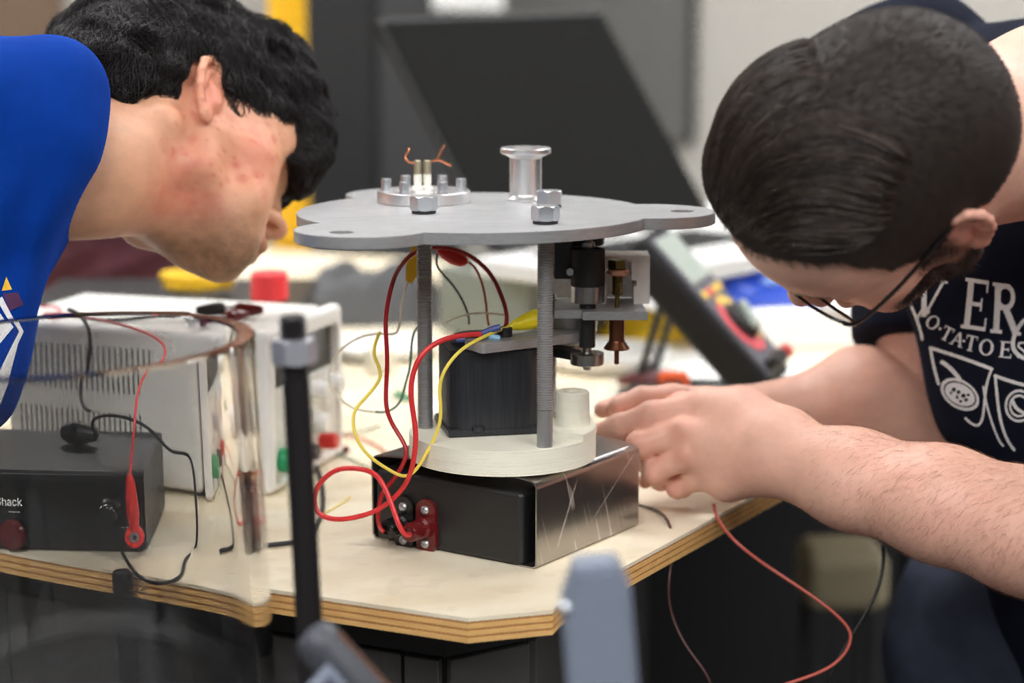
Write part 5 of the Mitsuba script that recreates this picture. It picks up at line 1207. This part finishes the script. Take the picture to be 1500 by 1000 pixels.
# long top strands: start along the part and the crown, sweep across and then forward
n_t = 8000
r0 = sample_surface(tmR, 14000, rng); r0 = r0[cr(r0) > .0015][:n_t]; n_t = len(r0)
p = r0.copy(); PT_ = [p.copy()]; ph = rng.random(n_t) * 6.28
lev = rng.uniform(-.0005, .0030, n_t)
clump = meshkit.noise(np.c_[r0[:, :2] * 130, r0[:, :1] * 0], 9) - .5
pv = None
for i in range(10):
    n_ = grad(topf, p)
    sx = np.clip((p[:, 0] + .072) / .085, 0, 1) * .75 + .25 * np.clip((p[:, 1] + .03) / .09, 0, 1)
    d = np.stack([.95 * (1 - sx) ** 1.1 + .05, .12 + 1.05 * sx, .45 * (1 - sx) * (p[:, 0] < -.04) - .30 * (p[:, 1] > .07)], 1)
    d[:, 0] += .55 * clump
    d -= n_ * (d * n_).sum(1, keepdims=True); d /= np.linalg.norm(d, axis=1, keepdims=True) + 1e-9
    if pv is not None: d = .55 * d + .45 * pv; d /= np.linalg.norm(d, axis=1, keepdims=True) + 1e-9
    pv = d; p = p + d * .0074; p = proj(topf, p, lev + .0012 * np.sin(ph + i * .25), 1); PT_.append(p.copy())
PT_ = np.stack(PT_, 1)
rt = np.interp(np.linspace(0, 1, 11), [0, .7, 1], [1, .9, .25])[None] * rng.uniform(.00035, .0008, n_t)[:, None]
st_ = strands(PT_, rt, 3); tone = np.repeat(rng.uniform(.6, 2.6, n_t) * (1 + .5 * clump), 11 * 3)[:, None] * np.array(lin(44, 36, 31))
scene[hr] = ply_(cat(place(tmR, RT, RMt), place(st_, RT, RMt)), {'type': 'twosided', 'bsdf': {'type': 'principled', 'base_color': VC, 'roughness': .30, 'specular': .6}}, smooth=True,
    color=np.vstack([np.tile(lin(26, 21, 18), (len(tmR.vertices), 1)), tone])); tag(hr, 'long dark hair on top, combed over')
scene[hr + '_001'] = ply_(cat(place(smR, RT, RMt), place(strands(PS, np.array([.00022, .0002, .00008]), 3), RT, RMt)), 'hair_short', smooth=True); tag(hr + '_001', 'short clipped hair at the sides')
# glasses
gk = p2_ + '__glasses'
def Hd(x, y, z): return V(x, y, z) @ RMt.T + RT
fr_ = []
for s in (-1, 1):
    a = np.radians(np.linspace(0, 360, 41))
    ex_, ez_ = np.sign(np.cos(a)) * np.abs(np.cos(a)) ** .62 * .0262, np.sign(np.sin(a)) * np.abs(np.sin(a)) ** .62 * .0175
    lx = s * .0345 + ex_; lz = .012 + ez_; ly = .1045 - .0085 * (np.abs(lx) / .06) ** 2 + .10 * (lz - .012)
    rim = np.stack([lx, ly, lz], 1)
    fr_.append(tube(rim @ RMt.T + RT, .0013, 8, cap=False))
    ln_ = tm(np.vstack([rim[:-1], rim[:-1].mean(0)[None]]), [[i, (i + 1) % 40, 40] for i in range(40)])
    kx = gk + '__lens' + ('' if s < 0 else '_001')
    scene[kx] = ply_(place(ln_, RT, RMt), {'type': 'thindielectric', 'int_ior': 1.5}, smooth=True); tag(kx, 'clear lens')
    fr_.append(tube(spline([Hd(s * .0605, .0975, .022), Hd(s * .0665, .093, .0225), Hd(s * .0715, .082, .0235), Hd(s * .0775, .04, .026), Hd(s * .0790, .004, .029), Hd(s * .0795, -.012, .026), Hd(s * .0780, -.022, .012)], 6), .0016, 8))
fr_.append(tube(spline([Hd(-.0085, .104, .016), Hd(-.004, .1065, .0195), Hd(.004, .1065, .0195), Hd(.0085, .104, .016)], 5), .0013, 8))
scene[gk] = ply_(cat(*fr_), 'black_gloss', smooth=40); tag(gk, 'thin dark-framed glasses')
# ---- navy T-shirt with its print
shR = Sdf()
shR.chain([A(1426, 412, 1.715), A(1502, 560, 1.72), A(1600, 700, 1.73), A(1650, 900, 1.76)], [.060, .078, .092, .120], .03)
slv = Sdf().chain([shF, A(1352, 300, 1.84), A(1347, 500, 1.805)], [.082, .068, .0625], .03).half(A(1320, 474, 1.75), A(1345, 480, 1.80) - A(1352, 380, 1.83), .004)
shR.chain([shF + V(.01, .02, -.01), V(.50, 1.66, 1.20), V(.62, 1.52, 1.17)], [.070, .105, .10], .05)
shR.chain([V(.62, 1.45, 1.18), V(.66, 1.50, .95), V(.62, 1.70, .75)], [.085, .13, .14], .05)
shR.ball(V(.60, 1.60, 1.02), (.13, .12, .16), .05).ball(V(.62, 1.50, 1.08), (.11, .12, .12), .05)
shR.cap(shN + V(.03, .02, 0), shN + V(-.06, .02, -.10), .075, .066, .03)
shR.cap(A(1500, 350, 1.70), A(1650, 330, 1.70), .055, .10, .04)
neckcut = Sdf().chain([V(*(c7 @ RMt.T + RT)) + V(-.04, -.03, .02), V(.44, 1.545, 1.235)], [.062, .060], .01)
neckcut.chain([A(1400, 330, 1.50), A(1440, 250, 1.58)], [.05, .06], .02)
def shirtR(p):
    d = np.maximum(np.minimum(shR(p), slv(p)), -neckcut(p))
    a_ = p @ nrm(V(.8, -.2, -.5)); b_ = p @ nrm(V(.5, .1, .85))
    return d - .003 * np.sin(a_ * 70 + 3 * np.sin(b_ * 12)) * np.clip(.3 + np.sin(b_ * 17 + 2), 0, 1) - .0022 * np.sin(b_ * 48 + 15 * a_)
smR2 = sdf_mesh(shirtR, (.22, 1.20, .60), (.90, 2.05, 1.40), .0045)
mat('cloth_navy', proc(lambda p, n, uv: mix(lin(24, 28, 42), lin(17, 20, 31), fbm(p.x * 30, p.y * 30, p.z * 30, 3))), .9, spec=.12, bump=proc(lambda p, n, uv: noise(p.x * 1400, p.y * 1400, p.z * 1400), 2e-4), bump_scale=.0002)
tsk = p2_ + '__shirt'
scene[tsk] = ply_(smR2, 'cloth_navy', smooth=True); tag(tsk, 'navy T-shirt with white print')
# the print: serif lettering and framed dishes
def st(*p, w=.13): return LineString(p).buffer(w / 2, cap_style=2, join_style=2)
def sf(x, y, w=.34): return sbox(x - w / 2, y - .035, x + w / 2, y + .035)
def glyph(c):
    if c == 'V': g = [st((.06, 1), (.42, .03), w=.17), st((.44, .03), (.78, 1), w=.10), sf(.06, .965), sf(.78, .965, .30)]
    if c == 'E': g = [st((.16, 0), (.16, 1), w=.17), st((.1, .96), (.66, .96), w=.08), st((.1, .04), (.70, .04), w=.08), st((.16, .51), (.52, .51), w=.08), sbox(.62, .76, .67, 1), sbox(.66, 0, .71, .26), sbox(.49, .38, .54, .64), sf(.14, .035, .3), sf(.14, .965, .3)]
    if c == 'R': g = [st((.16, 0), (.16, 1), w=.17), Point(.40, .74).buffer(.27).difference(Point(.38, .74).buffer(.165)).intersection(sbox(.16, 0, 1, 1.1)), st((.16, .965), (.42, .965), w=.08), st((.16, .51), (.42, .51), w=.08), st((.40, .52), (.74, .02), w=.17), sf(.16, .035, .34), sf(.78, .035, .2), sf(.12, .965, .24)]
    if c == 'P': g = [st((.16, 0), (.16, 1), w=.16), Point(.40, .72).buffer(.28).difference(Point(.38, .72).buffer(.165)).intersection(sbox(.16, 0, 1, 1.1)), st((.16, .965), (.42, .965), w=.08), st((.16, .48), (.42, .48), w=.08), sf(.16, .035, .34)]
    if c == 'O': g = [affinity.scale(Point(.42, .5).buffer(.5), .84, 1).difference(affinity.scale(Point(.42, .5).buffer(.5), .52, .84))]
    if c == 'T': g = [st((.36, 0), (.36, 1), w=.16), st((.02, .96), (.70, .96), w=.08), sbox(.02, .74, .07, 1), sbox(.65, .74, .70, 1), sf(.36, .035, .34)]
    if c == 'A': g = [st((.08, 0), (.38, 1), w=.09), st((.38, 1), (.70, 0), w=.16), st((.18, .36), (.60, .36), w=.08), sf(.08, .035, .26), sf(.70, .035, .30)]
    if c == 'S': g = [LineString([(.56, .80), (.50, .93), (.34, .965), (.16, .90), (.12, .74), (.24, .60), (.44, .48), (.57, .33), (.54, .14), (.38, .04), (.18, .06), (.08, .22)]).buffer(.065)]
    if c == '.': g = [Point(.1, .4).buffer(.1)]
    return unary_union(g).intersection(sbox(-.3, 0, 1.2, 1.0) if c not in 'O.' else sbox(-1, -1, 2, 2))
def put(c, x, y, h, rot, shear=0., wx=1.):            # baseline left corner of the letter on the cloth
    g = affinity.affine_transform(glyph(c), [h * wx, h * shear, 0, -h, 0, 0])
    return affinity.translate(affinity.rotate(g, rot, origin=(0, 0)), x, y)
def printed(geom, label=None, first=[True]):
    geom = geom.buffer(0)
    for g in getattr(geom, 'geoms', [geom]):
        if g.area > 1: decal_poly(shirtR, g, 1.66, 'print_white', tsk + '__print')
def decal_poly(f, P_, Yg, m, key):
    P_ = P_.simplify(.15).segmentize(5.0)
    v, fc = trimesh.creation.triangulate_polygon(P_, engine='earcut')
    v, fc = trimesh.remesh.subdivide_to_size(np.c_[v, v[:, :1] * 0], np.asarray(fc), 7.0)
    d = np.stack([ray(*q[:2]) for q in v]); d /= np.linalg.norm(d, axis=1, keepdims=True)
    p, ok = march(f, CAM[None], d, 60, Yg - .22, Yg + .5)
    ok &= p[:, 1] < Yg + .12
    p = p + grad(f, p) * .0007; fc = fc[ok[fc].all(1)]
    if len(fc): add(key, tm(p, fc), m, smooth=True)
for c, x, y, h, r, k in (('V', 1337, 462, 58, 9, .12), ('E', 1408, 480, 74, 8, -.04), ('R', 1451, 487, 74, 6, -.06)): printed(put(c, x, y, h, r, k, .68))
for c, x, y, h, r in (('P', 1342, 462, 20, 34), ('O', 1354, 476, 21, 30), ('.', 1372, 487, 20, 28), ('T', 1376, 494, 21, 27), ('A', 1392, 503, 21, 20), ('.', 1408, 506, 20, 16), ('T', 1412, 512, 23, 12), ('O', 1433, 519, 24, 8), ('E', 1463, 523, 24, 6), ('S', 1487, 524, 24, 4)): printed(put(c, x, y, h, r, 0, 1.05))
def ln(*p, w=5.0): return LineString([tuple(q) for q in spline(np.array([(a, b, 0.) for a, b in p]), 5)[:, :2]] if len(p) > 2 else p).buffer(w / 2)
printed(ln((1364, 509), (1410, 524), (1453, 540), w=5).union(ln((1364, 509), (1369, 536), (1376, 562), w=4)).union(ln((1453, 540), (1445, 568), (1442, 596), (1436, 620), (1415, 612), w=3.5)))
printed(ln((1458, 550), (1480, 558), (1502, 564), w=5).union(ln((1458, 550), (1461, 580), (1468, 622), (1486, 658), w=4)).union(ln((1441, 566), (1448, 600), (1462, 640), (1470, 652), w=3)))
pan = affinity.rotate(affinity.scale(Point(0, 0).buffer(1), 31, 20), 34)
printed(affinity.translate(pan.difference(affinity.scale(pan, .86, .82)), 1407, 577)); printed(affinity.translate(affinity.scale(pan, .78, .72).difference(unary_union([Point(a, b).buffer(r) for a, b, r in ((-9, -7, 3.2), (-2, -3, 3), (5, 2, 3.4), (-4, 4, 2.6), (9, 8, 2.8), (1, 10, 2.4), (12, 1, 2.2), (-13, -2, 2.2))])), 1407, 577))
printed(ln((1381, 530), (1394, 540), (1407, 556), w=6))
rg = affinity.scale(Point(1493, 594).buffer(1), 21, 24); printed(rg.difference(affinity.scale(rg, .84, .84))); printed(affinity.scale(rg, .70, .70).difference(affinity.scale(rg, .55, .55))); printed(ln((1484, 588), (1490, 598), (1500, 604), w=5))
printed(ln((1504, 466), (1488, 486), (1484, 508), (1492, 520), (1506, 527), w=6))
printed(ln((1332, 440), (1345, 470), (1352, 496), w=4))
# jeans
jn = Sdf(); jn.chain([V(.62, 1.74, .80), V(.48, 1.86, .72), V(.44, 1.86, .45), V(.46, 1.95, .02)], [.15, .11, .085, .075], .06).chain([V(.66, 1.60, .80), V(.62, 1.55, .45), V(.64, 1.58, .02)], [.15, .09, .075], .05)
jm = sdf_mesh(lambda p: jn(p) - .003 * np.sin(p[:, 2] * 60 + 4 * np.sin(p[:, 0] * 20)), (.2, 1.3, -.02), (.95, 2.2, 1.0), .008)
scene[p2_ + '__jeans'] = ply_(jm, 'denim', smooth=True); tag(p2_ + '__jeans', 'dark blue jeans')
